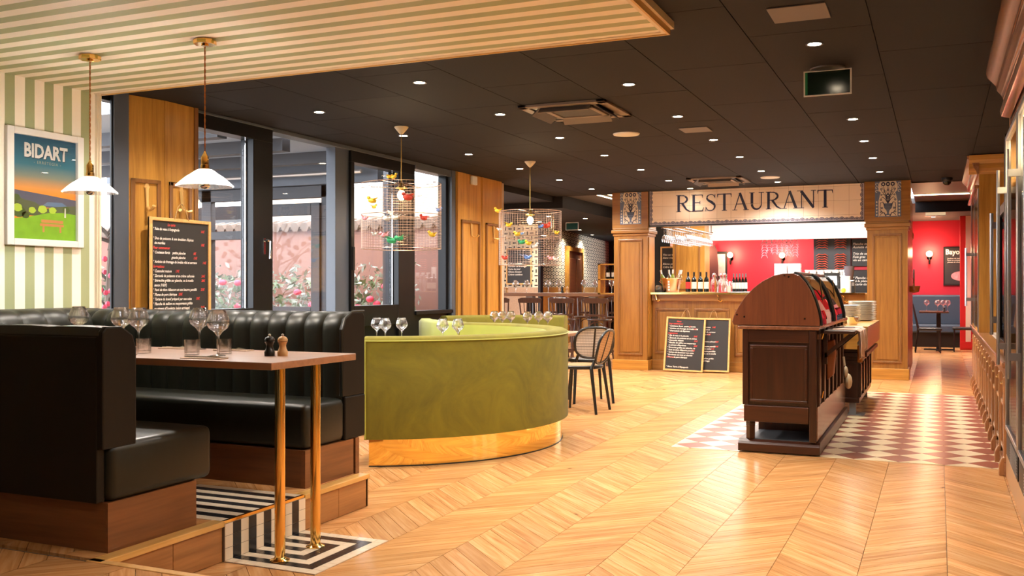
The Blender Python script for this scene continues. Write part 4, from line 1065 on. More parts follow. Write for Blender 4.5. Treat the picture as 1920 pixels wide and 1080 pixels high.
cage(-4.395, 7.52, 'wire birdcage lamp with toy birds in front of the window, the nearer one', .355, 2.17, 1.59, [
    (-.52, .70, 1, 'yellow', 1.5), (.38, .74, 1, 'red', 1.8), (-.85, .68, 0, 'yellow', 1.0), (-.5, .60, 0, 'white', 1.0), (.85, .62, 0, 'blue', 1.1), (-.78, .45, 1, 'pink', 1.1), (-.12, .43, 1, 'white', 1.5),
    (.08, .44, 1, 'white', 1.5), (.72, .44, 1, 'red', 1.3), (-.85, .25, 0, 'white', 1.0), (.88, .2, 1, 'yellow', 1.3), (-.18, .18, 1, 'pink', 1.4), (.0, .10, 1, 'green', 1.8), (.2, .13, 1, 'green', 1.3), (.05, 1.04, 1, 'yellow', 1.2), (-.05, 1.04, 1, 'yellow', 1.0)])
cage(-4.265, 10.19, 'wire birdcage lamp with toy birds before the rear dining room, the farther one', .355, 2.11, 1.50, [
    (-.6, .72, 1, 'yellow', 1.4), (.6, .70, 1, 'red', 1.7), (.42, .68, 1, 'blue', 1.1), (-.95, .66, 1, 'white', 1.0), (-.4, .62, 0, 'blue', 1.0), (-.3, .55, 1, 'yellow', 1.4), (.88, .58, 1, 'yellow', 1.1), (-.15, .40, 1, 'green', 1.5),
    (.05, .38, 1, 'yellow', 1.4), (.25, .33, 1, 'white', 1.4), (-.72, .12, 1, 'red', 1.3), (.02, .12, 1, 'blue', 1.5), (.6, .14, 0, 'pink', 1.3), (-1.05, 1.02, 1, 'yellow', 1.5), (.78, .12, 0, 'white', 1.1)])

# ---------------------------------------------------------------- olive velvet seating
def arc(cx, cy, r, a0, a1, n): return [(cx + r * math.cos(math.radians(a0 + (a1 - a0) * i / n)), cy + r * math.sin(math.radians(a0 + (a1 - a0) * i / n))) for i in range(n + 1)]
s1 = thing('curved_sofa', 'large olive velvet curved sofa with a mirror-polished brass base', 'sofa', (0, 0, 0))
cx, cy = -4.2, 7.05
P1 = arc(cx, cy, 1.47, -67, 92, 48)
zt1 = .905
MB().sweep(P1, [(0, .195), (0, zt1 - .035), (-.012, zt1 - .012), (-.035, zt1), (-.12, zt1), (-.15, zt1 - .015), (-.165, zt1 - .05), (-.165, .42), (-.165, .195)]).o('backrest', VELV, s1, smooth=True, angle=1.0)
MB().sweep(arc(cx, cy, 1.47 - .168, -66, 91, 48), [(0, .50), (0, zt1 - .03), (-.012, zt1 - .02), (-.018, zt1 - .06), (-.035, .50)]).o('inner_cushion', VELV_LIT, s1, smooth=True)
MB().sweep(arc(cx, cy, 1.30, -66, 91, 40), [(0, .20), (0, .46), (-.42, .46), (-.46, .42), (-.46, .20)]).o('seat', VELV, s1, smooth=True)
MB().sweep(arc(cx, cy, 1.42, -66, 91, 56), [(0, .006), (0, .195), (-.05, .195), (-.05, .006)]).sweep(arc(cx, cy, .95, -66, 91, 40), [(0, .006), (0, .20), (-.05, .20), (-.05, .006)]).o('brass_base', MIRB, s1, smooth=True, angle=.6)
MB().sweep(arc(cx, cy, 1.425, -66, 91, 56), [(0, .0), (0, .008), (-.05, .008), (-.05, .0)]).o('shadow_gap', BLK, s1)
MB().tube([(p[0], p[1], zt1 - .03) for p in arc(cx, cy, 1.472, -67, 92, 48)], .0055, 6).o('piping', VELV_LIT, s1, smooth=True)
e_ = arc(cx, cy, 1.476, -66.7, -66.7, 1)[0]
MB().tube([(e_[0], e_[1], .2), (e_[0], e_[1], zt1 - .03)], .0055, 6).o('piping', VELV_LIT, s1, smooth=True)
s2 = thing('curved_sofa', 'pale-lit olive velvet sofa back curving away behind the glasses at the windows', 'sofa', (0, 0, 0))
P2 = [(-4.40, 8.62), (-4.62, 8.72), (-4.85, 8.90), (-5.1, 9.15), (-5.3, 9.45)]
MB().sweep(P2, [(0, .1), (0, .87), (.03, .90), (.12, .90), (.15, .87), (.15, .1)]).o('backrest', VELV_LIT, s2, smooth=True, angle=1.0)
MB().sweep(P2, [(.02, .0), (.02, .1), (.13, .1), (.13, .0)]).o('base', MIRB, s2)
s3 = thing('curved_sofa', 'olive velvet bench back farthest away, below the bar stools', 'sofa', (0, 0, 0))
P3 = [(-4.13, 10.92), (-4.6, 10.90), (-4.95, 10.78), (-5.2, 10.5), (-5.33, 10.2)]
MB().sweep(P3, [(0, .2), (0, .87), (.03, .905), (.12, .905), (.15, .87), (.15, .2)]).o('backrest', VELV, s3, smooth=True, angle=1.0)
MB().sweep([(-4.15, 10.88), (-4.6, 10.86), (-4.9, 10.76)], [(0, .2), (0, .46), (-.45, .46), (-.45, .2)]).o('seat', VELV, s3, bevel=.02)
MB().sweep(P3, [(.02, .0), (.02, .2), (.13, .2), (.13, .0)]).o('base', MIRB, s3)
# tables inside the sofas
def round_table(x, y, r, label):
    t = thing('round_table', label, 'table', (x, y, 0))
    MB().lathe([(.001, .72), (r, .72), (r, .748), (.001, .75)], n=40).o('tabletop', mat('pale_table_top', (.7, .62, .52), .25), t, smooth=True, angle=.5)
    MB().lathe([(.001, 0), (.22, 0), (.22, .012), (.035, .03), (.03, .72)], n=24).o('pedestal', BLK, t, smooth=True, angle=.6)
    return t
round_table(-4.35, 7.45, .62, 'round table inside the large curved velvet sofa')
t2 = thing('dining_table', 'rectangular wooden table beyond the curved sofa with its edge by the cane chair', 'table', (0, 0, 0))
MB().box(-4.9, -3.62, 9.55, 10.32, .72, .75).o('tabletop', TABW, t2, bevel=.002)
for x in (-4.6, -3.95):
    MB().box(x - .035, x + .035, 9.9, 9.97, .02, .72).o('leg', BLK, t2); MB().box(x - .04, x + .04, 9.6, 10.26, 0, .02).o('foot', BLK, t2)
gi = 0
for (x, y, z), lb in (((-3.98, 7.52, .75), 'wine glass above the curved sofa rim, left of the two middle ones'), ((-3.87, 7.60, .75), 'wine glass above the curved sofa rim, right of the two middle ones'),
    ((-4.67, 7.55, .75), 'wine glass over the sofa rim by the dark window frame, leftmost'), ((-4.52, 7.45, .75), 'wine glass over the sofa rim by the dark window frame, middle'), ((-4.45, 7.62, .75), 'wine glass over the sofa rim by the dark window frame, right'),
    ((-4.72, 10.20, .75), 'wine glass on the farther table, first from the left'), ((-4.60, 10.16, .75), 'wine glass on the farther table, second from the left'), ((-4.52, 10.22, .75), 'wine glass on the farther table, third from the left'),
    ((-4.27, 10.12, .75), 'wine glass on the farther table, fourth from the left'), ((-4.20, 10.28, .75), 'wine glass on the farther table, fifth from the left'), ((-4.06, 10.22, .75), 'wine glass on the farther table, first from the right')):
    dup(g0, (x, y, z), 0, lb, 'wine glasses on the sofa tables', scale=.98)
def plate_o(label, loc, r=.13, group=None, m_=PORC):
    return tag(MB().lathe([(.001, .004), (r * .6, .004), (r, .016), (r, .020), (r * .62, .008), (.001, .008)], n=28).o('plate', m_, None, loc, smooth=True), label, 'plate', group)
plate_o('white plate on the round table by the windows', (-4.72, 7.30, .75)); plate_o('white plate on the round table behind the left glasses', (-4.70, 7.78, .75))

# ---------------------------------------------------------------- cane chairs
def cane_chair(loc, rz, label, cane):
    t = thing('cane_chair', label, 'chair', loc, rz, 'black cane-backed chairs')     # faces -x, back at +x
    MB().lathe([(.001, .435), (.215, .435), (.225, .445), (.225, .462), (.215, .47), (.001, .47)], n=24).o('seat_frame', BLK, t, smooth=True, angle=.5)
    MB().lathe([(.001, .471), (.185, .471), (.18, .476), (.001, .478)], n=24).o('seat', cane, t, smooth=True)
    for s_ in (-1, 1):
        MB().tube([(.235, s_ * .215, 0), (.175, s_ * .185, .44), (.20, s_ * .165, .52)], [.014, .019, .016], 8).o('leg', BLK, t, smooth=True)
        MB().tube([(-.19, s_ * .19, 0), (-.15, s_ * .15, .44)], [.013, .018], 8).o('leg', BLK, t, smooth=True)
    ov = lambda ry, rz_, z: [(.20 + .10 * ((z + rz_ * math.sin(a_)) - .5) / .3 + .03 * math.cos(a_) ** 2 * 0, ry * math.copysign(abs(math.cos(a_)) ** .75, math.cos(a_)), z + rz_ * math.copysign(abs(math.sin(a_)) ** .75, math.sin(a_))) for a_ in [2 * PI * i / 32 for i in range(32)]]
    MB().tube(ov(.21, .165, .655), .014, 8, closed=True).o('back_frame', BLK, t, smooth=True)
    MB().tube([(.20, 0, .49), (.30, 0, .815)], .012, 8).o('back_bar', BLK, t, smooth=True)
    P_ = ov(.20, .155, .655); MB().add([(x - .004, y, z) for x, y, z in P_] + [(x + .004, y, z) for x, y, z in P_], [tuple(range(32)), tuple(range(63, 31, -1))] + [(i, i + 32, (i + 1) % 32 + 32, (i + 1) % 32) for i in range(32)]).o('cane_panel', cane, t)
    return t
cane_chair((-3.30, 9.21, 0), 0, 'black chair with cane back panels standing right of the curved sofa', CANE)
cane_chair((-3.50, 10.02, 0), -1.0, 'cane chair with white-lit back behind the black chair', CANE_LIT)
# ================================================================ CEILING FITTINGS
k = ZC
ring_me = None
def downlight(x, y, z=ZC, power=None, lb='small round recessed spotlight glowing in the dark ceiling', grp='recessed ceiling spotlights', on=True):
    global ring_me
    t = thing('ceiling_spotlight', lb, 'spotlight', (x, y, z), 0, grp)
    if ring_me is None: ring_me = (MB().shell([(.040, -.004), (.050, -.006), (.052, 0), (.040, 0)], n=20).data('trim_ring', mat('dark_ring', (.05, .045, .045), .4), smooth=True), MB().lathe([(.001, -.0035), (.038, -.0035)], n=18).data('lamp_lens', SPOTE))
    link('trim_ring', ring_me[0], t); link('lamp_lens', ring_me[1], t)
    light('spot_beam', 'SPOT', (0, 0, -.012), power or (SPOT_W if y < 12.5 else SPOT_W * 1.7), SPOT_COL, parent=t, spot_size=math.radians(142), spot_blend=.9, shadow_soft_size=.035)
q = .9662
for x, ys in ((-.668, (5.925, 8.71, 10.06, 11.42, 12.83)), (-2.0, (5.31, 6.58, 7.98, 9.39, 10.74, 12.15, 13.5)), (-3.32, (5.93, 7.29, 8.665, 10.02, 11.43, 12.75)), (-4.63, (5.33, 6.60, 7.957, 9.35, 10.736, 12.07, 13.38)), (.50, (2.5, 4.2))):
    for i_, y in enumerate(ys): downlight(x, y, lb=f'recessed ceiling spotlight, {ORD[i_]} from the front in the {({-.668: "rightmost", -2.0: "second from right", -3.32: "second from left", -4.63: "window side"}).get(x, "hidden")} row')
downlight(-3.30, 13.9, power=4, lb='recessed spotlight close above the left end of the restaurant sign')
for x, y in ((-.668, 3.2), (-.668, 4.55), (0.3, .8), (-.9, 1.0)): downlight(x, y, lb='recessed spotlight in the ceiling above the camera', grp='spotlights above the camera')
for x, y in ((-6.3, 15.9), (-5.9, 16.7), (-7.0, 17.2), (-7.6, 22.0), (-7.2, 20.0)): downlight(x, y, 2.5, 110, 'small recessed spotlight in the rear dining room ceiling', 'rear room spotlights')
for x, y in ((-0.0, 19.4), (-.1, 21.2)): downlight(x, y, 2.66, 150, 'small spotlight in the ceiling before the red wall', 'red room spotlights')
def cassette(x, y, label):
    t = thing('air_conditioner', label, 'air conditioner', (x, y, ZC), 0, 'ceiling air conditioners')
    BG = mat('cassette_beige', (.22, .17, .14), .5)
    m = MB(); a = .36
    for bx in ((-a, a, -a, -a + .07), (-a, a, a - .07, a), (-a, -a + .07, -a, a), (a - .07, a, -a, a)): m.box(bx[0], bx[1], bx[2], bx[3], -.022, 0)
    m.box(-.21, .21, -.21, -.17, -.03, -.01).box(-.21, .21, .17, .21, -.03, -.01).box(-.21, -.17, -.21, .21, -.03, -.01).box(.17, .21, -.21, .21, -.03, -.01)
    m.o('frame', BG, t, bevel=.003, seg=1)
    MB().box(-.17, .17, -.17, .17, -.022, -.012).o('grille', mat('grille_grey', (.04, .038, .036), .6), t)
    MB().box(-.29, .29, -.29, .29, -.012, -.002).o('inner_box', BLK, t)
    for i, (rot, mm) in enumerate((((.7, 0, 0), 'a'), ((.7, 0, PI / 2), 'b'), ((.7, 0, PI), 'c'), ((.7, 0, -PI / 2), 'd'))):
        rz = rot[2]; MB().box(-.21, .21, -.04, .04, -.004, .004).o('louvre', mat('louvre_grey', (.05, .045, .045), .5) if i % 2 else BG, t, (.27 * math.sin(rz), -.27 * math.cos(rz), -.035), rot, bevel=.002)
    return t
cassette(-2.68, 7.36, 'ceiling air conditioner with open louvres, nearer of the two'); cassette(-2.68, 12.92, 'ceiling air conditioner with open louvres just before the restaurant sign')
def hatch(x0, x1, y0, y1, label):
    return tag(MB().box(x0, x1, y0, y1, ZC - .008, ZC - .0005).o('ceiling_hatch', mat('hatch_grey', (.16, .14, .14), .6), bevel=.002), label, 'hatch', 'grey ceiling plates')
hatch(-2.145, -1.89, 8.57, 8.84, 'small light grey plate on the ceiling between spotlights')
hatch(-.81, -.52, 5.07, 5.36, 'light grey plate on the ceiling at the top of the picture')
for x, y, lb in ((-2.67, 8.705, 'round white loudspeaker grille in the ceiling beyond the nearer air conditioner'), (-2.01, 12.90, 'round white loudspeaker ring in the ceiling near the sign')):
    t = thing('ceiling_speaker', lb, 'speaker', (x, y, ZC))
    MB().lathe([(.10, -.012), (.12, -.01), (.125, 0), (.10, 0)], n=28).o('rim', WHITE, t, smooth=True); MB().lathe([(.001, -.009), (.10, -.009)], n=28).o('grille', mat('speaker_mesh', (.4, .38, .36), .6), t)
# exit signs
ex = thing('exit_sign', 'framed exit sign plate hanging from the ceiling, dark with white border', 'sign', (-.665, 6.62, ZC))
MB().box(-.14, .14, -.004, .004, -.17, -.02).o('plate', mat('exit_dark', (.006, .02, .014), .15), ex)
MB().box(-.15, .15, -.006, .006, -.02, -.012).box(-.15, .15, -.006, .006, -.178, -.17).box(-.15, -.14, -.006, .006, -.17, -.02).box(.14, .15, -.006, .006, -.17, -.02).o('border', WHITE, ex)
MB().box(-.14, -.125, -.0065, .0065, -.165, -.02).o('green_edge', mat('exit_green', (.01, .22, .08), .4), ex)
MB().lathe([(.05, 0), (.11, -.002), (.11, -.012), (.05, -.016)], n=24).o('mounting', STEEL, ex, smooth=True)
ex = thing('exit_sign', 'small framed exit sign in the rear dining room ceiling', 'sign', (-6.45, 17.5, 2.5))
MB().box(-.12, .12, -.004, .004, -.15, -.02).o('plate', mat('exit_dark2', (.006, .05, .04), .15), ex)
MB().box(-.13, .13, -.006, .006, -.02, -.01).box(-.13, .13, -.006, .006, -.16, -.15).box(-.13, -.12, -.006, .006, -.15, -.02).box(.12, .13, -.006, .006, -.15, -.02).o('border', WHITE, ex)
ex = thing('exit_sign', 'lit exit sign box hanging before the red wall', 'sign', (-.05, 18.3, 2.66))
MB().box(-.16, .16, -.01, .01, -.17, -.03).o('plate', mat('exit_pic', (.35, .25, .15), .2, emit=(.5, .35, .2), es=.6), ex); MB().box(-.17, .17, -.015, .0, -.18, -.17).box(-.17, .17, -.015, 0, -.03, -.0).o('border', WHITE, ex)
t = thing('dome_camera', 'black dome camera hanging under the ceiling by the tall cabinet', 'camera', (.10, 13.9, ZC))
MB().lathe([(.07, 0), (.07, -.03), (.055, -.05)], n=20).o('housing', BLK, t, smooth=True, angle=.6); MB().ball((0, 0, -.05), .055, .055, .05, 14, 8).o('dome', BOTT, t, smooth=True)

# ================================================================ BAR ISLAND
def moulding(par, x0, x1, z0, z1, y, m_=None, b=.028, d=.016, panel=None):
    q = MB()
    for bx in ((x0, x1, z1 - b, z1), (x0, x1, z0, z0 + b), (x0, x0 + b, z0 + b, z1 - b), (x1 - b, x1, z0 + b, z1 - b)): q.box(bx[0], bx[1], y - d, y, bx[2], bx[3])
    q.o('panel_moulding', m_ or OAKD, par, bevel=.006, seg=2)
    if panel: MB().box(x0 + b + .02, x1 - b - .02, y - d * .5, y, z0 + b + .02, z1 - b - .02).o('raised_panel', panel, par, bevel=.005, seg=1)
def curl(cx, cy, r, a0, a1, n=9, shrink=.55): return [(cx + r * (1 - shrink * i / n) * math.cos(a0 + (a1 - a0) * i / n), cy + r * (1 - shrink * i / n) * math.sin(a0 + (a1 - a0) * i / n)) for i in range(n + 1)]
def ribbon(mb, pts, w0, y, m=0, w1=None):
    w1 = w0 if w1 is None else w1; vs = []; n = len(pts)
    for i, p in enumerate(pts):
        a = Vector(pts[max(0, i - 1)]); b = Vector(pts[min(n - 1, i + 1)]); d = (b - a).normalized(); nn = Vector((-d.y, d.x)) * (w0 + (w1 - w0) * i / (n - 1)) / 2
        vs += [(p[0] + nn.x, y, p[1] + nn.y), (p[0] - nn.x, y, p[1] - nn.y)]
    mb.add(vs, [(2 * i, 2 * i + 2, 2 * i + 3, 2 * i + 1) for i in range(n - 1)], m)
def tilepanel(par, cx, z0, W, H, y):
    """blue and white faience panel: vase with scrolling flowers under an arch"""
    MB().box(cx - W / 2, cx + W / 2, y - .004, y, z0, z0 + H).o('faience_ground', mat('faience_cream', (.80, .70, .56), .25), par)
    m = MB(); Y_ = y - .0055; Y2 = y - .007
    def X_(u): return cx + u * W / 2
    def Z_(v): return z0 + v * H
    for s in (-1, 1):
        m.add([(X_(s), Y_, Z_(0)), (X_(s * .72), Y_, Z_(0)), (X_(s * .72), Y_, Z_(.45)), (X_(s * .62), Y_, Z_(.62)), (X_(s * .55), Y_, Z_(.68)), (X_(s * .72), Y_, Z_(.74)), (X_(s * .74), Y_, Z_(.9)), (X_(s * .60), Y_, Z_(1)), (X_(s), Y_, Z_(1))], [tuple(range(9))], 0)
        for v in (.06, .15, .24, .33, .42): m.add([(X_(s * .86) + .012 * a, Y2, Z_(v) + .016 * b) for a, b in ((-1, 0), (0, -1), (1, 0), (0, 1))], [(0, 1, 2, 3)], 2)
        for v in (.72, .82, .92): ribbon(m, [(a, b) for a, b in curl(X_(s * .86), Z_(v), .022, 0, 5)], .007, Y2, 2)
        def sc_(pts): return [(X_(s * u), Z_(v)) for u, v in pts]
        for P_, w_ in (([(0, .38), (.1, .55), (.22, .68), (.30, .80), (.36, .90)], .012), ([(0, .38), (.2, .5), (.42, .56), (.56, .50)], .012), ([(.05, .45), (.25, .62), (.45, .70), (.55, .80)], .010), ([(0, .5), (.08, .7), (.04, .86)], .010), ([(.22, .30), (.40, .42), (.56, .40), (.60, .28), (.48, .22)], .012), ([(.14, .02), (.3, .12), (.5, .10), (.62, .03)], .014), ([(.40, .12), (.58, .20), (.60, .30)], .010), ([(.1, .60), (.3, .63), (.5, .63)], .008), ([(.15, .72), (.34, .75), (.5, .87)], .008)):
            ribbon(m, sc_(P_), w_, Y_, 1, w_ * .4)
        for u, v, r in ((.36, .92, .028), (.52, .78, .014), (.5, .62, .012), (.55, .48, .014), (.46, .25, .014), (.30, .70, .010), (.56, .14, .012)):
            m.add([(X_(s * u) + r * math.cos(t_), Y_, Z_(v) + r * math.sin(t_)) for t_ in [i * PI / 5 for i in range(10)]], [tuple(range(10))], 1)
            m.add([(X_(s * u) + r * .45 * math.cos(t_), Y2, Z_(v) + r * .45 * math.sin(t_)) for t_ in [i * PI / 3 for i in range(6)]], [tuple(range(6))], 2)
    for u, v, r in ((0, .92, .026), (0, .60, .022), (0, .76, .012)):
        m.add([(X_(u) + r * math.cos(t_), Y_, Z_(v) + r * 1.2 * math.sin(t_)) for t_ in [i * PI / 5 for i in range(10)]], [tuple(range(10))], 1)
        m.add([(X_(u) + r * .45 * math.cos(t_), Y2, Z_(v) + r * .5 * math.sin(t_)) for t_ in [i * PI / 3 for i in range(6)]], [tuple(range(6))], 2)
    m.add([(X_(u), Y_, Z_(v)) for u, v in ((-.36, .38), (-.30, .26), (-.12, .18), (-.06, .10), (-.2, .05), (.2, .05), (.06, .10), (.12, .18), (.30, .26), (.36, .38))], [tuple(range(10))], 0)
    for v in (.24, .30, .35): m.add([(X_(-.26), Y2, Z_(v)), (X_(.26), Y2, Z_(v)), (X_(.26), Y2, Z_(v + .012)), (X_(-.26), Y2, Z_(v + .012))], [(0, 1, 2, 3)], 1)
    m.add([(X_(-.7), Y_, Z_(0)), (X_(.7), Y_, Z_(0)), (X_(.7), Y_, Z_(.02)), (X_(-.7), Y_, Z_(.02))], [(0, 1, 2, 3)], 0)
    m.o('faience_ornament', [BLUEG, NAVY, mat('faience_white', (.8, .76, .68), .25)], par)
def pillar(cx, y, label, w=.52, deep=.42, head=.56):
    t = thing('bar_pillar', label, 'pillar', (0, 0, 0))
    hw = w / 2
    MB().box(cx - hw, cx + hw, y, y + deep, 0, 2.06).o('shaft', BARW, t)
    MB().box(cx - hw - .02, cx + hw + .02, y - .025, y + deep + .02, 0, .15).o('plinth', OAKX, t, bevel=.006)
    q = MB(); q.box(cx - hw - .015, cx + hw + .015, y - .015, y + deep + .015, 2.02, 2.06).box(cx - hw - .035, cx + hw + .035, y - .035, y + deep + .03, 2.06, 2.11).box(cx - hw - .02, cx + hw + .02, y - .022, y + deep + .02, 2.11, 2.14)
    q.o('capital', BARX, t, bevel=.008)
    MB().box(cx - head / 2, cx + head / 2, y - .02, y + deep, 2.14, ZC - .002).o('head_block', BARX, t)
    moulding(t, cx - hw + .07, cx + hw - .07, .22, 1.97, y, panel=BARW)
    tilepanel(t, cx + .01, 2.195, .33, ZC - 2.20, y - .02)
    return t
pL = pillar(-4.26, 14.10, 'tall oak pillar with a blue and white tile panel left of the bar')
MB().box(-3.998, -3.985, 14.16, 14.46, .2, 2.0).o('side_face', OAK, pL)
pR = pillar(-.635, 14.0, 'tall oak pillar with a blue and white tile panel right of the bar', w=.51, head=.58)
for cx_, y_, lb in ((-3.97, 16.60, 'back left oak pillar of the bar island'), (-.55, 17.1, 'slim back right oak pillar of the bar island')):
    t = thing('bar_pillar', lb, 'pillar', (0, 0, 0))
    MB().box(cx_ - .28, cx_ + .28 if cx_ < -2 else cx_ + .13, y_, y_ + .4, 0, 2.1).o('shaft', OAK, t)
    moulding(t, cx_ - .24, cx_ + (.20 if cx_ < -2 else .10), 1.2, 2.0, y_, WHITE if False else OAKD, b=.02)
    MB().box(cx_ - .30, cx_ + (.30 if cx_ < -2 else .17), y_ - .03, y_ + .43, 2.04, 2.14).o('capital', OAKX, t, bevel=.01)
    MB().box(cx_ - .28, cx_ + (.28 if cx_ < -2 else .15), y_, y_ + .4, 2.14, 2.6).o('head_block', OAKX, t)
# fascia with the sign
sg = thing('restaurant_sign', 'cream tiled fascia lettered RESTAURANT in dark blue over the bar', 'sign', (0, 14.12, 0))
x0, x1, z0 = -3.975, -.93, 2.165
MB().box(x0, x1, .006, .12, z0, ZC - .002).o('backing', BARX, sg)
nx = 15; tw = (x1 - x0) / nx
for i in range(nx):
    for (a_, b_) in ((z0, 2.25), (2.25, 2.45), (2.45, 2.648), (2.648, ZC - .002)):
        MB().box(x0 + i * tw + .0012, x0 + (i + 1) * tw - .0012, 0, .006, a_ + .0012, b_ - .0012).o('tile', SIGNC, sg)
m = MB(); hb = .070
def edge(m, fx, L_, n):        # scalloped lace border
    for i in range(n):
        c_ = (i + .5) * L_ / n; r = L_ / n * .56; big = i % 2
        rr = r * (1.12 if big else .9)
        P_ = [(c_ + rr * math.cos(t_), .018 + rr * 1.0 * math.sin(t_)) for t_ in [PI * j / 10 for j in range(11)]]
        for wv, col_, yy in ((rr, 1, -.0012), (rr * .84, 2, -.0018), (rr * .55, 1, -.0024), (rr * .42, 2, -.003)):
            Q_ = [fx(c_ + wv * math.cos(t_), .018 + wv * math.sin(t_)) for t_ in [PI * j / 10 for j in range(11)]]
            m.add([(u, yy - .0001 * i % .0003, v) for u, v in Q_], [tuple(range(11))], col_)
        for t_ in (.25, .5, .75):
            a = PI * t_; p = fx(c_, .018); p2 = fx(c_ + rr * .8 * math.cos(a), .018 + rr * .8 * math.sin(a)); ribbon(m, [p, p2], .004, -.0034, 1)
    A = [fx(0, 0), fx(L_, 0), fx(L_, .018), fx(0, .018)]; m.add([(u, -.0036, v) for u, v in A], [(0, 1, 2, 3)], 2)
    A = [fx(0, -.0), fx(L_, 0), fx(L_, .007), fx(0, .007)]; m.add([(u, -.004, v) for u, v in A], [(0, 1, 2, 3)], 0)
edge(m, lambda u, v: (x0 + u, z0 + v), x1 - x0, 46)
edge(m, lambda u, v: (x0 + v, z0 + u), ZC - z0, 8); edge(m, lambda u, v: (x1 - v, z0 + u), ZC - z0, 8)
o = m.o('lace_border', [BLK, NAVY, LAVN], sg); o['kind'] = 'stuff'
MB().box(x0, x1, -.006, .12, z0 - .012, z0).o('bottom_edge', BLK, sg)
# serif capitals, drawn from thick and thin strokes
def serif(ch):
    T, t_ = .15, .055            # stroke weights relative to cap height 1
    S = []                       # list of (pts, w0, w1)
    def stem(x, y0=0, y1=1, w=T, sb=1, st=1, dx=0):
        S.append(([(x, y0), (x + dx, y1)], w, w))
        if sb: S.append(([(x - .13, y0 + .018), (x + .13, y0 + .018)], .036, .036))
        if st: S.append(([(x + dx - .13, y1 - .018), (x + dx + .13, y1 - .018)], .036, .036))
    def arcp(cx, cy, rx, ry, a0, a1, n=12): return [(cx + rx * math.cos(math.radians(a0 + (a1 - a0) * i / n)), cy + ry * math.sin(math.radians(a0 + (a1 - a0) * i / n))) for i in range(n + 1)]
    if ch == 'R':
        stem(.16); S.append(([(.16, .965), (.36, .965)], .045, .05)); S.append((arcp(.36, .74, .22, .225, 90, -90), .06, .06)); S.append((arcp(.36, .74, .24, .2, 55, -55), .11, .11))
        S.append(([(.16, .515), (.36, .515)], .045, .045)); S.append(([(.34, .51), (.56, .14), (.72, .03), (.80, .018)], .13, .03)); return S, .78
    if ch == 'E':
        stem(.16); S.append(([(.16, .965), (.60, .965)], .05, .05)); S.append(([(.60, .985), (.61, .80)], .07, .02)); S.append(([(.16, .52), (.48, .52)], .05, .05)); S.append(([(.48, .62), (.48, .42)], .035, .035))
        S.append(([(.16, .03), (.58, .03)], .055, .055)); S.append(([(.60, .01), (.68, .24)], .07, .02)); return S, .72
    if ch == 'S':
        P_ = [(.52, .80), (.46, .93), (.33, .975), (.18, .93), (.11, .80), (.15, .66), (.30, .56), (.43, .46), (.52, .34), (.50, .16), (.40, .05), (.27, .025), (.14, .07), (.08, .22)]
        W2 = [.05, .05, .05, .06, .09, .12, .15, .15, .12, .09, .06, .05, .05, .05]
        for i in range(len(P_) - 1): S.append(([P_[i], P_[i + 1]], W2[i], W2[i + 1]))
        S.append(([(.53, .99), (.53, .74)], .04, .02)); S.append(([(.06, .0), (.06, .27)], .04, .02)); return S, .62
    if ch == 'T':
        stem(.38, st=0); S.append(([(.04, .965), (.72, .965)], .05, .05)); S.append(([(.05, .985), (.03, .78)], .07, .02)); S.append(([(.71, .985), (.73, .78)], .07, .02)); return S, .76
    if ch == 'A':
        S.append(([(.13, .02), (.40, 1.0)], .055, .055)); S.append(([(.39, 1.0), (.70, .02)], .14, .15)); S.append(([(.22, .36), (.58, .36)], .045, .045))
        S.append(([(.02, .018), (.26, .018)], .036, .036)); S.append(([(.56, .018), (.84, .018)], .036, .036)); return S, .82
    if ch == 'U':
        S.append(([(.17, 1), (.17, .35)], T, T)); P_ = arcp(.40, .33, .23, .30, 180, 360, 12); S.append((P_, .14, .055)); S.append(([(.63, .33), (.63, 1)], .055, .055))
        for x in (.17, .63): S.append(([(x - .13, .982), (x + .13, .982)], .036, .036))
        return S, .82
    if ch == 'N':
        S.append(([(.14, 0), (.14, .97)], .055, .055)); S.append(([(.12, .97), (.70, .02)], .16, .14)); S.append(([(.70, 0), (.70, 1)], .055, .055))
        for x, y in ((.14, .018), (.05, .982), (.70, .982)): S.append(([(x - .12, y), (x + .12, y)], .036, .036))
        return S, .86
word = 'RESTAURANT'; x = 0; ws = [serif(c_) for c_ in word]; tot = sum(w_ for _, w_ in ws); cap = .25; xs0, xs1 = -3.57, -1.34
sx_ = (xs1 - xs0) / (tot * cap) * cap
for (S, w_), c_ in zip(ws, word):
    m = MB()
    for i, (P_, a_, b_) in enumerate(S):
        Q_ = [(u * sx_ / .90 * .90, v * cap) for u, v in P_]; ribbon(m, Q_, a_ * cap, -.0045 - i * .0001, 0, b_ * cap)
    o = m.o('letter', NAVY, sg, (xs0 + x * sx_, 0, 2.358)); x += w_
# inside of the island
bi = struct(MB().box(-4.6, -.4, 14.25, 17.5, 2.585, 2.66).o('ceiling_bar', WHITE))
fa = thing('inner_fascia', 'white patterned tile band at the back of the bar opening', 'fascia', (0, 0, 0))
MB().box(-4.45, -.60, 16.95, 17.05, 2.09, 2.585).o('tile_band', BARTILE, fa); MB().box(-4.45, -.60, 16.93, 17.05, 2.06, 2.09).o('bottom_rail', WHITE, fa)
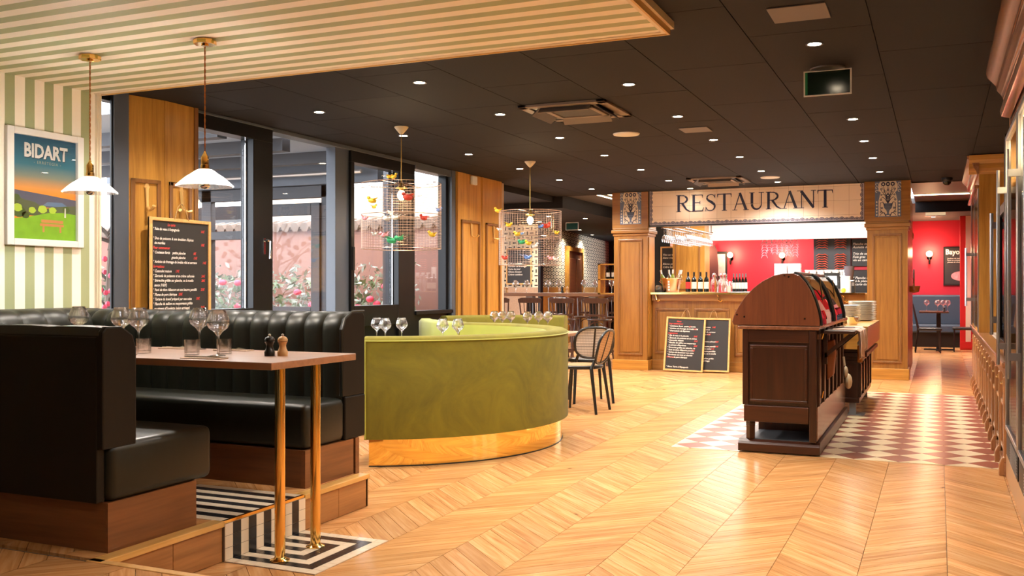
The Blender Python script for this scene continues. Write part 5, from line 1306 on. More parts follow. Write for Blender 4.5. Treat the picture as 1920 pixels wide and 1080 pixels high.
# counter
ct = thing('bar_counter', 'panelled oak bar counter under the restaurant sign', 'counter', (0, 0, 0))
MB().box(-3.975, -.93, 14.30, 14.75, 0, 1.04).o('front', BARW, ct)
MB().box(-3.975, -.93, 14.275, 14.30, 0, .15).o('plinth', BARX, ct, bevel=.005)
MB().box(-3.975, -.93, 14.25, 14.78, 1.04, 1.145).o('frieze', BARX, ct, bevel=.006)
MB().box(-3.975, -.93, 14.20, 14.95, 1.145, 1.165).o('worktop', mat('white_stone_top', (.78, .76, .72), .2), ct, bevel=.003)
MB().box(-3.975, -.93, 14.192, 14.202, 1.14, 1.168).o('brass_edge', BRASS, ct)
for a_ in (-3.93, -3.33, -2.73, -2.13, -1.53): moulding(ct, a_, a_ + .52, .24, .93, 14.30, OAKD, b=.035, d=.018, panel=BARW)
for x in (-3.885, -2.95, -2.0, -1.2):
    MB().tube([(x, 14.245, 1.115), (x, 14.20, 1.10), (x + .0, 14.19, 1.06), (x + .03, 14.19, 1.035), (x + .055, 14.19, 1.06)], [.010, .010, .010, .010, .012], 8).tube([(x - .02, 14.2, 1.13), (x, 14.2, 1.11)], .008, 6).o('brass_hook', BRASS, ct, smooth=True)
bb = thing('back_counter', 'white back counter inside the bar island', 'counter', (0, 0, 0))
MB().box(-3.6, -.72, 16.55, 17.1, 0, 1.0).o('cabinet', WHITE, bb); MB().box(-3.62, -.70, 16.5, 17.12, 1.0, 1.04).o('worktop', STEEL, bb)
# objects on the counter
ZB = 1.165
cb_ = thing('champagne_bucket', 'big copper bucket with embossed lettering filled with bottles on the bar', 'bucket', (-3.735, 14.50, ZB))
MB().lathe([(.105, 0), (.112, .004), (.14, .19), (.152, .215), (.150, .22), (.135, .215), (.10, .02), (.001, .015)], n=28).o('bowl', COPPER, cb_, smooth=True, angle=.6)
text('embossed_letters', 'ICE', .075, cb_, (.0, -.128, .03), LABW, rot=(PI / 2 + .15, -PI / 2, 0), off=.001) if False else None
for i in range(4): MB().box(-.012, .012, -.136 + .001 * i, -.128 + .001 * i, .03 + i * .04, .058 + i * .04).o('embossed_mark', LABW, cb_, (0, -.008 + -.005 * i, 0))
for lb, x in (('steel ice bucket handle', 1),): MB().tube([(.15, 0, .20), (.185, 0, .17), (.15, 0, .14)], .007, 6).tube([(-.15, 0, .20), (-.185, 0, .17), (-.15, 0, .14)], .007, 6).o('handle', COPPER, cb_)
def bottle(name, label, loc, body, lab, group, h=.30, r=.037, rot=None, cap=BLK):
    t = thing(name, label, 'bottle', loc, 0, group, rot)
    MB().lathe([(.001, 0), (r, 0), (r, h * .58), (r * .8, h * .68), (r * .36, h * .76), (r * .34, h * .97), (.001, h * .97)], n=16).o('body', body, t, smooth=True, angle=.8)
    if lab: MB().shell([(r + .0008, h * .16), (r + .0008, h * .50)], n=16).o('label', lab, t, smooth=True)
    MB().lathe([(r * .39, h * .80), (r * .41, h), (.001, h)], n=12).o('cap', cap, t, smooth=True, angle=.8)
    return t
GB = mat('green_bottle', (.25, .32, .05), .1); CB = glassmat('clear_bottle', .15, (.9, .95, .95), facing=.3)
for i, (dx, dy, m_, lb) in enumerate(((-.085, -.01, GB, 'leaning left'), (-.03, .05, CB, 'at the back left'), (.02, -.03, GB, 'in the middle'), (.06, .05, CB, 'at the back right'), (.09, -.02, CB, 'leaning right'))):
    bottle('bottle', f'bottle standing in the copper bucket {lb}', (-3.735 + dx, 14.50 + dy, ZB + .05), m_, None, 'bottles in the copper bucket', h=.30, r=.034, rot=(-dy * 2, dx * 3, 0), cap=WHITE)
for i, (x, lm, lb) in enumerate(((-3.48, LABR, 'dark wine bottle with a red label, first of four on the bar'), (-3.39, LABW, 'dark wine bottle with a cream label, second of four on the bar'), (-3.29, LABW, 'dark wine bottle, third of four on the bar'), (-3.20, LABW, 'dark wine bottle with a pale label, last of four on the bar'))):
    bottle('wine_bottle', lb, (x, 14.52, ZB + .01), BOTT, lm, 'wine bottles on a board')
tag(MB().box(-3.56, -3.10, 14.42, 14.62, ZB, ZB + .01).o('serving_board', FRAMEW, bevel=.003), 'wooden board under the four wine bottles', 'board')
for i, x in enumerate((-3.09, -2.99, -2.93)):
    t = thing('carafe', ('left', 'middle', 'right')[i] + ' clear glass water jug beside the wine bottles', 'carafe', (x, 14.55 + .05 * (i % 2), ZB), 0, 'glass water jugs')
    MB().shell([(.001, .004), (.055, .004), (.06, .10), (.05, .18), (.03, .21), (.032, .27)], n=18).o('body', DGLASS, t, smooth=True); MB().lathe([(.001, .265), (.02, .27), (.02, .29), (.001, .295)], n=12).o('stopper', CHROME, t, smooth=True)
t = thing('utensil_cup', 'pinkish cup holding white spoons on the bar', 'cup', (-2.86, 14.50, ZB))
MB().lathe([(.035, 0), (.042, .10), (.038, .10), (.03, .01)], n=18).o('cup', mat('pink_cup', (.75, .5, .4), .4), t, smooth=True, angle=.6)
for i in range(5): a = i * 1.25; MB().tube([(0, 0, .02), (math.cos(a) * .05, math.sin(a) * .03, .17)], [.003, .006], 6).o('spoon', WHITE, t)
for i, x in enumerate((-2.80, -2.755, -2.71, -2.665, -2.62)):
    bottle('small_bottle', ('first', 'second', 'third', 'fourth', 'fifth')[i] + ' dark bottle with white label in the row right of the cup', (x, 14.55, ZB + .015), BOTT, LABW, 'row of small labelled bottles', h=.27, r=.022, cap=mat('cap_teal', (.05, .16, .17), .4) if i == 0 else bpy.data.materials['cap_teal'])
tag(MB().box(-2.84, -2.55, 14.46, 14.64, ZB, ZB + .015).o('bottle_tray', STEEL, bevel=.003), 'steel tray under the row of labelled bottles', 'tray')
tag(MB().box(-2.97, -2.86, 14.36, 14.44, ZB, ZB + .012).o('red_booklet', LABR), 'small red booklet lying on the bar edge', 'booklet')
t = thing('bar_machine', 'small black and clear gadget at the left end of the bar', 'machine', (-3.91, 14.42, ZB))
MB().box(-.05, .07, -.05, .06, 0, .03).o('base', BLK, t, bevel=.006); MB().lathe([(.03, .03), (.045, .05), (.05, .09), (.03, .11)], n=14).o('bowl', CB, t, smooth=True)
# hanging glass rack
rk = thing('glass_rack', 'ceiling rack full of upside-down glasses at the left inside the bar', 'rack', (0, 0, 0))
for xx in (-3.86, -3.69, -3.52): MB().box(xx - .022, xx + .022, 14.45, 16.4, 2.1405, 2.155).o('rail', CHROME, rk)
for yy in (14.6, 16.3):
    MB().box(-3.90, -3.48, yy, yy + .02, 2.155, 2.175).o('crossbar', CHROME, rk)
    for xx in (-3.88, -3.52): MB().box(xx, xx + .015, yy, yy + .015, 2.175, 2.585).o('hanger', CHROME, rk)
hg = thing('hanging_glass', 'upside-down glass in the left row of the bar rack, first from the front', 'wine glass', (-3.86, 14.55, 2.14), 0, 'glasses hanging in the bar rack')
MB().lathe([(.032, 0), (.004, -.006), (.004, -.09)], n=10).shell([(.006, -.09), (.032, -.12), (.038, -.16), (.030, -.20)], n=12).o('glass_body', glassmat('rack_glass', .35, (.95, .97, 1), facing=.4), hg, smooth=True, angle=1)
for col_, xx in enumerate((-3.86, -3.69, -3.52)):
    for j in range(16):
        if col_ == 0 and j == 0: continue
        dup(hg, (xx, 14.55 + j * .118, 2.14), 0, f'upside-down glass in the {("left", "middle", "right")[col_]} row of the bar rack, {ORD[j]} from the front')
# coffee station
cm = thing('coffee_machine', 'long steel coffee machine on the back counter of the bar', 'coffee machine', (-1.9, 16.72, 1.04))
MB().box(-.58, .50, -.18, .22, .02, .36).o('body', STEEL, cm, bevel=.02); MB().box(-.60, .52, -.22, .24, .36, .39).o('cup_shelf', CHROME, cm, bevel=.005); MB().box(-.55, .46, -.24, -.18, .0, .06).o('drip_tray', BLK, cm)
for i in range(3): MB().tube([(-.35 + i * .32, -.18, .22), (-.35 + i * .32, -.26, .20), (-.35 + i * .32, -.34, .20)], .016, 8).o('group_handle', BLK, cm)
cup = tag(MB().lathe([(.025, 0), (.04, .05), (.036, .05), (.02, .006)], n=14).o('coffee_cup', PORC, None, (-1.95, 16.7, 1.43), smooth=True, angle=.6), 'white cup stacked on top of the coffee machine', 'cup', 'cups on the coffee machine')
for i in range(11):
    for z in range(2):
        if i == 0 and z == 0: continue
        c_ = cup.copy(); C.objects.link(c_); c_.location = (-2.0 + i * .085 * .7, 16.68 + .09 * (i % 2), 1.43 + .052 * z); c_['label'] = f'white cup in the {("lower", "upper")[z]} layer on the coffee machine, {ORD[i]} from the left'
for i, (x, lb) in enumerate(((-2.42, 'left stack of white takeaway boxes on the coffee machine'), (-2.20, 'right stack of white takeaway boxes on the coffee machine'))):
    t = thing('box_stack', lb, 'boxes', (x, 16.7, 1.43), 0, 'white box stacks')
    for z in range(5): MB().box(-.10, .10, -.08, .08, z * .042, z * .042 + .040).o('box', WHITE, t, bevel=.003)
bl = thing('blender_jug', 'dark transparent blender jug at the right of the coffee machine', 'blender', (-1.34, 16.68, 1.04))
MB().box(-.08, .08, -.08, .08, 0, .32).o('base', STEEL, bl, bevel=.01); MB().lathe([(.06, .32), (.085, .52), (.085, .55), (.001, .55)], n=16).o('jug', mat('smoked_jug', (.10, .08, .09), .15), bl, smooth=True, angle=.6)
sn = thing('till_screen', 'tilted till screen in a black frame behind the glass buffet case', 'screen', (-1.42, 14.86, ZB), .25)
MB().box(-.11, .11, -.012, .012, .06, .30).o('bezel', BLK, sn, rot=(-.25, 0, 0), bevel=.004); MB().box(-.065, .065, -.014, -.0125, .11, .25).o('display', mat('screen_white', (.7, .74, .78), .3, emit=(.75, .8, .85), es=.7), sn, rot=(-.25, 0, 0)); MB().box(-.05, .05, -.03, .06, 0, .07).o('stand', STEEL, sn)
cr_ = thing('card_terminal', 'small black card terminal by the right bar pillar', 'terminal', (-1.12, 14.65, ZB))
MB().box(-.025, .025, -.03, .03, 0, .17).o('body', BLK, cr_, bevel=.006); MB().box(-.018, .018, -.032, -.03, .10, .15).o('display', STEEL, cr_)
tag(MB().box(-1.30, -1.17, 14.75, 14.80, ZB, ZB + .24).o('white_notice', WHITE, bevel=.003), 'white upright card holder next to the till screen', 'notice')
tag(MB().ball((-1.24, 14.5, ZB + .035), .035, n=12, k=8).o('lemon', BC['yellow'], smooth=True), 'yellow lemon-like object on the bar by the till', 'fruit')
# deco on the red wall and menu boards behind the bar
def sconce(x, z, label, y=22.5):
    t = thing('wall_lamp', label, 'wall lamp', (x, y, z), 0, 'globe wall lamps')
    MB().lathe([(.001, -.02), (.05, -.02), (.05, 0), (.001, 0)], n=14).o('backplate', BLK, t, rot=(PI / 2, 0, 0)); MB().tube([(0, -.02, -.05), (0, -.12, -.12), (0, -.16, -.05), (0, -.16, .0)], .018, 8).o('arm', BLK, t, smooth=True)
    MB().ball((0, -.16, .08), .068, n=16, k=10).o('globe', mat('globe_glow', (1, .8, .5), .3, emit=(1, .66, .34), es=2.6) if 'globe_glow' not in bpy.data.materials else bpy.data.materials['globe_glow'], t, smooth=True)
    light('globe_light', 'POINT', (0, -.30, .10), 22, (1, .6, .32), parent=t, shadow_soft_size=.1)
for x, z, lb in ((-5.05, 1.98, 'left globe wall lamp on the red wall seen through the bar'), (-4.38, 1.90, 'middle globe wall lamp on the red wall beside the picture'), (-3.22, 1.88, 'right globe wall lamp on the red wall under the garlic garland'), (-.18, 1.87, 'globe wall lamp on the red wall of the back dining room')): sconce(x, z, lb)
t = thing('bull_hide', 'dark fringed hanging shape on the red wall', 'wall hanging', (-4.92, 22.46, 1.55))
MB().prism([(-.22, .68), (-.10, .60), (.02, .58), (.16, .68), (.22, .55), (.25, .2), (.25, -.2), (.20, -.05), (.16, -.16), (.12, .0), (.06, -.12), (.0, .05), (-.06, -.05), (-.12, .08), (-.18, -.18), (-.2, .2)], 'y', -.02, .02).o('hide', mat('dark_hide', (.06, .012, .015), .6), t)
t = thing('wall_picture', 'small dark framed picture on the red wall between the left lamps', 'picture', (-4.62, 22.47, 1.45))
MB().box(-.15, .15, -.02, .02, 0, .62).o('frame', BLK, t); MB().box(-.11, .11, -.024, -.02, .06, .56).o('print', mat('red_print', (.5, .25, .27), .5, noise=.6, ns=6), t)
def garland(x0, x1, y, z, label, m_):
    t = thing('garland', label, 'garland', (0, 0, 0)); q = MB()
    for c_ in range(int((x1 - x0) / .085)):
        xx = x0 + c_ * .085 + R.uniform(-.015, .015); kk = R.randint(6, 9)
        for j in range(kk):
            for s_ in (-1, 1): a_ = R.uniform(.7, 1.3); q.tube([(xx, y, z - j * .045), (xx + s_ * .03 * a_, y - .03, z - j * .045 - .01), (xx + s_ * .05 * a_, y - .03, z - j * .045 - .05 * a_)], [.003, .009, .003], 5)
    o_ = q.o('strings', m_, t); o_['kind'] = 'stuff'
    MB().tube([(x0, y, z), (x1, y, z)], .006, 6).o('rod', BLK, t)
    for xx in (x0 + .05, x1 - .05): MB().tube([(xx, y, z), (xx, y, 2.585)], .003, 5).o('cord', BLK, t)
    return t
garland(-2.78, -2.16, 17.20, 2.12, 'silvery garlic garland hanging at the back of the bar', mat('silver_garland', (.40, .34, .42), .5))
for x, lb in ((-1.83, 'left string of red dried chilies on the black panel behind the bar'), (-1.53, 'right string of red dried chilies on the black panel behind the bar')):
    t = thing('chili_string', lb, 'chili string', (x, 17.33, 0), 0, 'chili strings')
    for j in range(17):
        if 4 < j < 7: continue
        for s_ in (-1, 1): MB().tube([(0, 0, 2.08 - j * .04), (s_ * .05, -.02, 2.09 - j * .04), (s_ * .10, -.02, 2.06 - j * .04)], [.006, .011, .003], 5).o('chili', CHILI, t, smooth=True)
pb = struct(MB().box(-1.97, -1.37, 17.35, 17.42, 0, 2.6).o('wall_bar_panel', mat('black_panel', (.03, .03, .035), .5)))
struct(MB().box(-1.37, -.42, 17.42, 17.5, 0, 2.6).o('wall_bar_red', REDW))
m1 = 'Planche mixte\nAssiette de Serrano\n\nTrio de saumon\nFoie gras\nvin en carafes'
chalkboard('menu_board', 'upper menu blackboard on red wall at the right inside the bar', (-.90, 17.40, 1.60), (PI / 2, 0, 0), .92, .46, m1 + '', None, .055, 1.0, hook=False, frame=SLATE, fw=.01)
chalkboard('menu_board', 'lower menu blackboard on red wall at the right inside the bar', (-.90, 17.40, 1.10), (PI / 2, 0, 0), .92, .44, '\n* Plancha du jour, sauce\n* à la plancha\n* carte du dimanche', '                Suggestions', .055, 1.0, hook=False, frame=SLATE, fw=.01)
for c_ in (m1,): text('chalk_writing', '* Crème brûlée\n* Café gourmand\n* Fromage de brebis\n* Moelleux chocolat\n* Côte de boeuf', .055, [o for o in bpy.data.objects if o.name.startswith('menu_board')][0], (.02, .36, .002), CHALK, shear=.25)
text('chalk_writing', '* Entrecôte 300g\n* Salade basque\n* Assiette du chef\n* Terrine maison', .055, [o for o in bpy.data.objects if o.name.startswith('menu_board')][1], (.02, .32, .002), CHALK, shear=.25)
# wine shelf and board at the left behind the rack
ws_ = thing('wine_shelf', 'small wooden shelf with bottles beside the left bar pillar', 'shelf', (0, 0, 0))
MB().box(-4.98, -4.94, 14.7, 14.95, 1.13, 1.62).box(-4.62, -4.58, 14.7, 14.95, 1.13, 1.62).box(-4.98, -4.58, 14.7, 14.95, 1.13, 1.15).box(-4.98, -4.58, 14.7, 14.95, 1.36, 1.38).box(-4.98, -4.58, 14.7, 14.95, 1.60, 1.62).o('case', OAKX, ws_)
for i in range(3): bottle('wine_bottle', ('upper', 'middle', 'lower')[i] + ' bottle on the small shelf left of the bar pillar', (-4.86 + .09 * i, 14.85, 1.151 if i == 2 else 1.381), BOTT, LABW, 'shelf bottles', h=.2, r=.03)
chalkboard('wall_chalkboard', 'chalkboard glimpsed behind the copper bucket inside the bar', (-4.35, 16.95, 1.35), (PI / 2, 0, 0), .42, .62, '\nVins au verre\nblanc rouge rosé\n\nBières pression\nCidre basque', None, .05, 1.1, hook=False)

# ================================================================ HIGH TABLE and stools in the rear room
ht = thing('high_table', 'long high table with a thick wooden top in the rear dining room', 'table', (0, 0, 0))
MB().box(-7.15, -4.74, 14.97, 15.62, 1.095, 1.15).o('tabletop', TABW, ht, bevel=.004)
for x in (-6.38, -5.83, -5.25):
    MB().box(x - .06, x + .06, 15.2, 15.34, 1.02, 1.095).o('bracket', STEEL, ht); MB().prism([(x - .09, 0.02), (x + .09, .02), (x + .055, 1.02), (x - .055, 1.02)], 'y', 15.22, 15.32).o('pedestal', BLK, ht); MB().box(x - .16, x + .16, 15.1, 15.44, 0, .025).o('foot', BLK, ht)
def stool(loc, rz, label):
    t = thing('bar_stool', label, 'stool', loc, rz, 'dark wooden bar stools'); h = .74          # back on -y side
    MB().lathe([(.001, h - .03), (.19, h - .03), (.20, h - .015), (.195, h), (.001, h + .005)], n=20).o('seat', STOOLW, t, smooth=True, angle=.6)
    for a_, b_ in ((-1, -1), (1, -1), (-1, 1), (1, 1)): MB().tube([(a_ * .19, b_ * .19, 0), (a_ * .14, b_ * .14, h * .5), (a_ * .12, b_ * .12, h - .03)], [.014, .020, .016], 8).o('leg', STOOLW, t, smooth=True)
    MB().box(-.185, .185, -.19, -.165, .20, .235).box(-.185, .185, .165, .19, .20, .235).box(-.19, -.165, -.18, .18, .26, .29).box(.165, .19, -.18, .18, .26, .29).o('footrest', STOOLW, t, bevel=.005)
    MB().tube([(-.15, -.155, .33), (-.15, -.15, .55)] + [(.15 * math.cos(a_), -.15, .55 + .14 * math.sin(a_)) for a_ in [PI - PI * i / 8 for i in range(1, 8)]] + [(.15, -.15, .55), (.15, -.155, .33)], .009, 6).o('arched_brace', STOOLW, t, smooth=True)
    for s_ in (-1, 1): MB().tube([(s_ * .165, -.15, h), (s_ * .19, -.185, 1.06)], [.014, .012], 8).o('back_post', STOOLW, t, smooth=True)
    q = MB()
    for i in range(5): q.tube([(-.10 + i * .05, -.16, h), (-.11 + i * .055, -.178, 1.02)], .007, 6)
    q.o('spindles', STOOLW, t)
    MB().prism([(-.20, .99), (.20, .99), (.21, 1.05), (.15, 1.075), (-.15, 1.075), (-.21, 1.05)], 'y', -.20, -.175).o('top_rail', STOOLW, t, bevel=.005); MB().box(-.165, .165, -.175, -.155, h + .04, h + .075).o('lower_rail', STOOLW, t, bevel=.004)
    return t
sx0 = stool((-4.96, 14.72, 0), 0, 'dark wooden bar stool beside the left bar pillar')
for x, lb in ((-5.52, 'dark wooden bar stool second from the left bar pillar'), (-6.09, 'dark wooden bar stool third from the left bar pillar'), (-6.66, 'dark wooden bar stool beside the oak window pillar')): dup(sx0, (x, 14.72, 0), 0, lb)
for i, x in enumerate((-5.1, -5.65, -6.2)): dup(sx0, (x, 15.95, 0), PI, ('rightmost', 'middle', 'leftmost')[i] + ' stool on the far side of the high table')
for i, x in enumerate((-6.63, -6.45, -6.03, -5.86, -5.39, -5.22, -4.91)): dup(g0, (x, 15.2 + .06 * (i % 2), 1.15), 0, 'wine glass on the high table, ' + ('first', 'second', 'third', 'fourth', 'fifth', 'sixth', 'seventh')[i] + ' from the left', 'wine glasses on the high table', scale=.95)
for i, (x, m_) in enumerate(((-6.85, BLK), (-6.78, PALE), (-5.76, BLK), (-5.67, PALE))): mill(('black', 'pale wood')[i % 2] + ' mill on the high table, ' + ('left' if i < 2 else 'right') + ' pair', (x, 15.15, 1.15), m_, 'mills on the high table', 1.15)
t = bottle('water_bottle', 'clear ribbed water bottle at the right of the high table', (-5.09, 15.2, 1.15), CB, None, None, h=.27, r=.035, cap=CHROME)
for i, x in enumerate((-6.5, -5.95, -5.3)): tag(MB().box(x - .18, x + .18, 15.0, 15.2, 1.151, 1.154).o('paper_placemat', LABW), ('left', 'middle', 'right')[i] + ' pale placemat on the high table', 'placemat', 'placemats on the high table')
# ================================================================ BUFFET with domed display case
bx = thing('buffet_cabinet', 'dark mahogany buffet cabinet standing on the diamond tiles', 'cabinet', (0, 0, 0))
X0_, X1_, Y0_, Y1_ = -1.35, -.83, 7.42, 9.75
MB().prism([(7.40, .012), (7.40, .07), (7.415, .085), (7.44, .10), (9.78, .10), (9.78, .012)], 'x', -1.392, -.797).o('plinth', MAHX, bx, bevel=.004)
MB().box(X0_, X1_, 7.43, Y1_, .36, .93).o('body', MAHO, bx)
MB().box(X0_ + .02, X1_ - .01, 7.95, Y1_, .10, .36).o('lower_box', MAHO, bx)
MB().box(X0_ + .2, X0_ + .22, 7.44, 7.95, .098, .10).box(X0_ + .03, X1_ - .02, 7.44, 7.95, .10, .104).o('hollow_floor', mat('dark_slate_tray', (.03, .035, .045), .5), bx)
MB().box(X0_ + .0, X1_ - .047, 7.41, 7.45, .235, .36).o('bottom_rail', MAHX, bx, bevel=.006)
MB().lathe([(.034, .10), (.034, .20), (.038, .205), (.034, .212), (.038, .22), (.034, .228), (.038, .236), (.034, .24), (.034, .36)], n=4).o('corner_leg', MAHO, bx, (X0_ + .045, 7.45, 0), (0, 0, 0), bevel=.003)
bx_ = [c_ for c_ in bpy.data.objects if c_.name.startswith('corner_leg')][0]; bx_.rotation_euler = (0, 0, 0)
MB().box(X1_ - .045, X1_ + .005, 7.41, 7.47, .10, .93).o('corner_post', MAHO, bx, bevel=.006); MB().box(X0_ - .01, X0_ + .035, 7.41, 7.47, .36, .93).o('corner_post', MAHO, bx, bevel=.006)
q = MB(); m_ = (.40, .80)
MB().box(X0_ + .06, X1_ - .06, 7.412, 7.432, .40, .80).o('end_panel', MAHO, bx, bevel=.003)
moulding(bx, X0_ + .045, X1_ - .055, .385, .815, 7.43, MAHX, b=.022, d=.022)
MB().box(X0_ + .03, X1_ - .045, 7.415, 7.43, .835, .93).o('frieze', MAHX, bx, bevel=.004)
MB().box(X0_ - .045, X1_ + .03, 7.40, 9.80, .93, .958).o('top', MAHY, bx, bevel=.006)
MB().box(X1_, X1_ + .012, 7.45, Y1_, .11, .36).o('side_plank', MAHY, bx)
for i in range(7):      # long side: doors with slatted recesses
    y = 7.50 + i * .32; MB().box(X1_ - .005, X1_ + .022, y, y + .05, .36, .93).o('side_stile', MAHO, bx, bevel=.005)
    if i < 6:
        MB().box(X1_ - .002, X1_ + .008, y + .08, y + .14, .38, .86).o('side_slat', MAHO, bx, bevel=.004); MB().box(X1_ - .002, X1_ + .008, y + .18, y + .26, .38, .86).o('side_slat', MAHO, bx, bevel=.004)
MB().box(X1_, X1_ + .02, 7.46, Y1_, .86, .90).o('side_rail', MAHY, bx, bevel=.004)
MB().tube([(X1_ + .03, 7.56, .42), (X1_ + .04, 7.56, .47)], .008, 6).tube([(X1_ + .03, 7.56, .86), (X1_ + .04, 7.56, .90)], .008, 6).o('hinge', BRASS, bx)
dc = thing('display_case', 'domed wooden display case with curved glass windows on top of the mahogany buffet', 'display case', (0, 0, 0))
def dome_pts(s=1.0, n=18):
    """outline in x,z : leans to the left, tall hump"""
    P_ = [(-1.425, .962), (-1.438, .985), (-1.425, 1.03), (-1.39, 1.10), (-1.34, 1.175), (-1.28, 1.24), (-1.21, 1.295), (-1.13, 1.335), (-1.06, 1.35), (-.99, 1.352), (-.945, 1.335), (-.90, 1.285), (-.865, 1.225), (-.835, 1.15), (-.812, 1.07), (-.80, 1.01), (-.798, .962)]
    return P_
D = dome_pts()
D = [(x, z) for x, z in D]
MB().prism(D, 'y', 7.41, 7.44).o('end_board', DOME, dc, bevel=.004)
MB().prism(D, 'y', 9.42, 9.45).o('end_board', DOME, dc, bevel=.004)
cl = D[1:10]
q = MB()
for i in range(len(cl) - 1):
    a, b = cl[i], cl[i + 1]; q.add([(a[0], 7.44, a[1]), (b[0], 7.44, b[1]), (b[0], 9.42, b[1]), (a[0], 9.42, a[1]), (a[0] + .012, 7.44, a[1] - .012), (b[0] + .012, 7.44, b[1] - .012), (b[0] + .012, 9.42, b[1] - .012), (a[0] + .012, 9.42, a[1] - .012)], [(0, 1, 2, 3), (4, 7, 6, 5), (0, 4, 5, 1), (3, 2, 6, 7)])
q.o('curved_back', DOME, dc, smooth=True)
for x, z in ((-1.40, 1.04), (-1.345, 1.025), (-1.05, 1.335), (-1.02, 1.325), (-.905, 1.015)): MB().lathe([(.001, -.004), (.0065, -.004), (.007, 0)], n=10).o('screw_cap', CHROME, dc, (x, 7.41, z), (-PI / 2, 0, 0))
gp = D[9:17]
def glasspanel(y0, y1):
    q = MB()
    for i in range(len(gp) - 1):
        a, b = gp[i], gp[i + 1]; q.add([(a[0], y0, a[1]), (b[0], y0, b[1]), (b[0], y1, b[1]), (a[0], y1, a[1])], [(0, 1, 2, 3)])
    q.o('curved_glass', DARKG, dc, smooth=True)
    for y in (y0, y1): MB().tube([(x + .004, y, z + .002) for x, z in gp], .012, 6).o('glass_frame', BLK, dc, smooth=True)
    MB().tube([(gp[0][0] + .01, y0, gp[0][1]), (gp[0][0] + .01, y1, gp[0][1])], .014, 8).o('top_bar', STEEL, dc, smooth=True)
    MB().tube([(-.86, (y0 + y1) / 2 + .05, 1.31), (-.83, (y0 + y1) / 2, 1.10), (-.80, (y0 + y1) / 2 - .05, 1.0)], .006, 6).o('support_rod', CHROME, dc)
glasspanel(7.47, 8.40); glasspanel(8.48, 9.40)
MB().box(-1.40, -.80, 7.44, 9.42, .958, .97).o('case_floor', mat('case_floor', (.55, .45, .35), .3), dc)
MB().box(-1.28, -.86, 7.46, 9.40, 1.16, 1.166).o('glass_shelf', glassmat('shelf_glass', .2), dc)
for i, (y, lb) in enumerate(((7.70, 'sliced ham pack nearest in the display case'), (7.98, 'second sliced ham pack in the display case'), (8.72, 'sliced ham pack in the farther half of the display case'))):
    tag(MB().box(-1.0, -.83, y - .12, y + .12, .975, 1.03).o('ham_pack', MEAT, bevel=.012, smooth=True), lb, 'food', 'ham packs in the display case')
# folding shelf with cutlery and cloth
fs = thing('folding_shelf', 'wooden folding shelf bracketed to the side of the mahogany buffet', 'shelf', (0, 0, 0))
MB().box(-.795, -.575, 7.68, 8.60, .895, .918).o('board', MAHX, fs, bevel=.003)
for y in (7.74, 8.5): MB().prism([(-.80, .70), (-.80, .74), (-.62, .895), (-.58, .895)], 'y', y, y + .03).box(-.806, -.78, y, y + .03, .66, .895).o('bracket', MAHO, fs)
nk = thing('folded_cloth', 'pinkish striped cloth draped over the end of the folding shelf', 'cloth', (0, 0, 0))
def drape(y0, y1, z0_, seed):
    rr = random.Random(seed); P_ = []
    cols = 9; rows_ = [(-.76, .921), (-.66, .922), (-.585, .921), (-.563, .905), (-.557, .85), (-.553, .80), (-.556, .75), (-.552, z0_)]
    vs = []; 
    for j, (x, z) in enumerate(rows_):
        for i in range(cols):
            w_ = .012 * math.sin(i * 1.7 + seed) * (j > 2); vs.append((x + w_ + .004, y0 + (y1 - y0) * i / (cols - 1), z + (.015 * math.sin(i * 2.1 + seed) if j == len(rows_) - 1 else 0)))
    fs_ = [(j * cols + i, j * cols + i + 1, (j + 1) * cols + i + 1, (j + 1) * cols + i) for j in range(len(rows_) - 1) for i in range(cols - 1)]
    return vs, fs_
q = MB(); v_, f_ = drape(7.90, 8.22, .70, 1); q.add(v_, f_)
o = q.o('cloth_fold', PINKC, nk, smooth=True); s_ = o.modifiers.new('thick', 'SOLIDIFY'); s_.thickness = .006
q = MB(); v_, f_ = drape(8.30, 8.56, .74, 4); q.add(v_, f_)
o = q.o('cloth_fold', PINKC, nk, smooth=True); s_ = o.modifiers.new('thick', 'SOLIDIFY'); s_.thickness = .006
t = thing('serving_tongs', 'metal serving tongs lying on the folding shelf', 'tongs', (-.69, 8.05, .926), .6)
MB().tube([(-.10, -.012, 0), (0, -.02, .006), (.10, 0, .002)], .005, 6).tube([(-.10, .012, 0), (0, .02, .006), (.10, 0, .002)], .005, 6).tube([(-.13, 0, 0), (-.10, .016, 0), (-.10, -.016, 0), (-.13, 0, 0)], .006, 6).o('arms', CHROME, t)
t = thing('hanging_brush', 'small brush with an orange handle hanging under the folding shelf', 'brush', (-.60, 8.55, .62))
MB().box(-.02, .02, -.02, .02, .0, .14).o('handle', CORDM, t, bevel=.008); MB().ball((0, 0, .16), .022).o('brush_head', WHITE, t, smooth=True)
tag(MB().prism([(-.80, .52), (-.755, .56), (-.74, .73), (-.75, .84), (-.81, .82)], 'y', 7.92, 8.06).o('leather_strap', mat('brown_leather', (.30, .09, .03), .5), bevel=.01), 'brown leather flap hanging under the folding shelf', 'strap')
t = thing('plastic_bag', 'pale crumpled bag hanging from the side of the mahogany buffet', 'bag', (-.775, 9.2, .32))
MB().ball((.03, 0, .08), .035, .06, .07, 9, 6).ball((0.01, -.02, .16), .022, .04, .06, 8, 5).tube([(0, 0, .22), (-.01, 0, .30)], .01, 6).o('crumpled_body', mat('bag_film', (.62, .50, .32), .4), t, smooth=True)

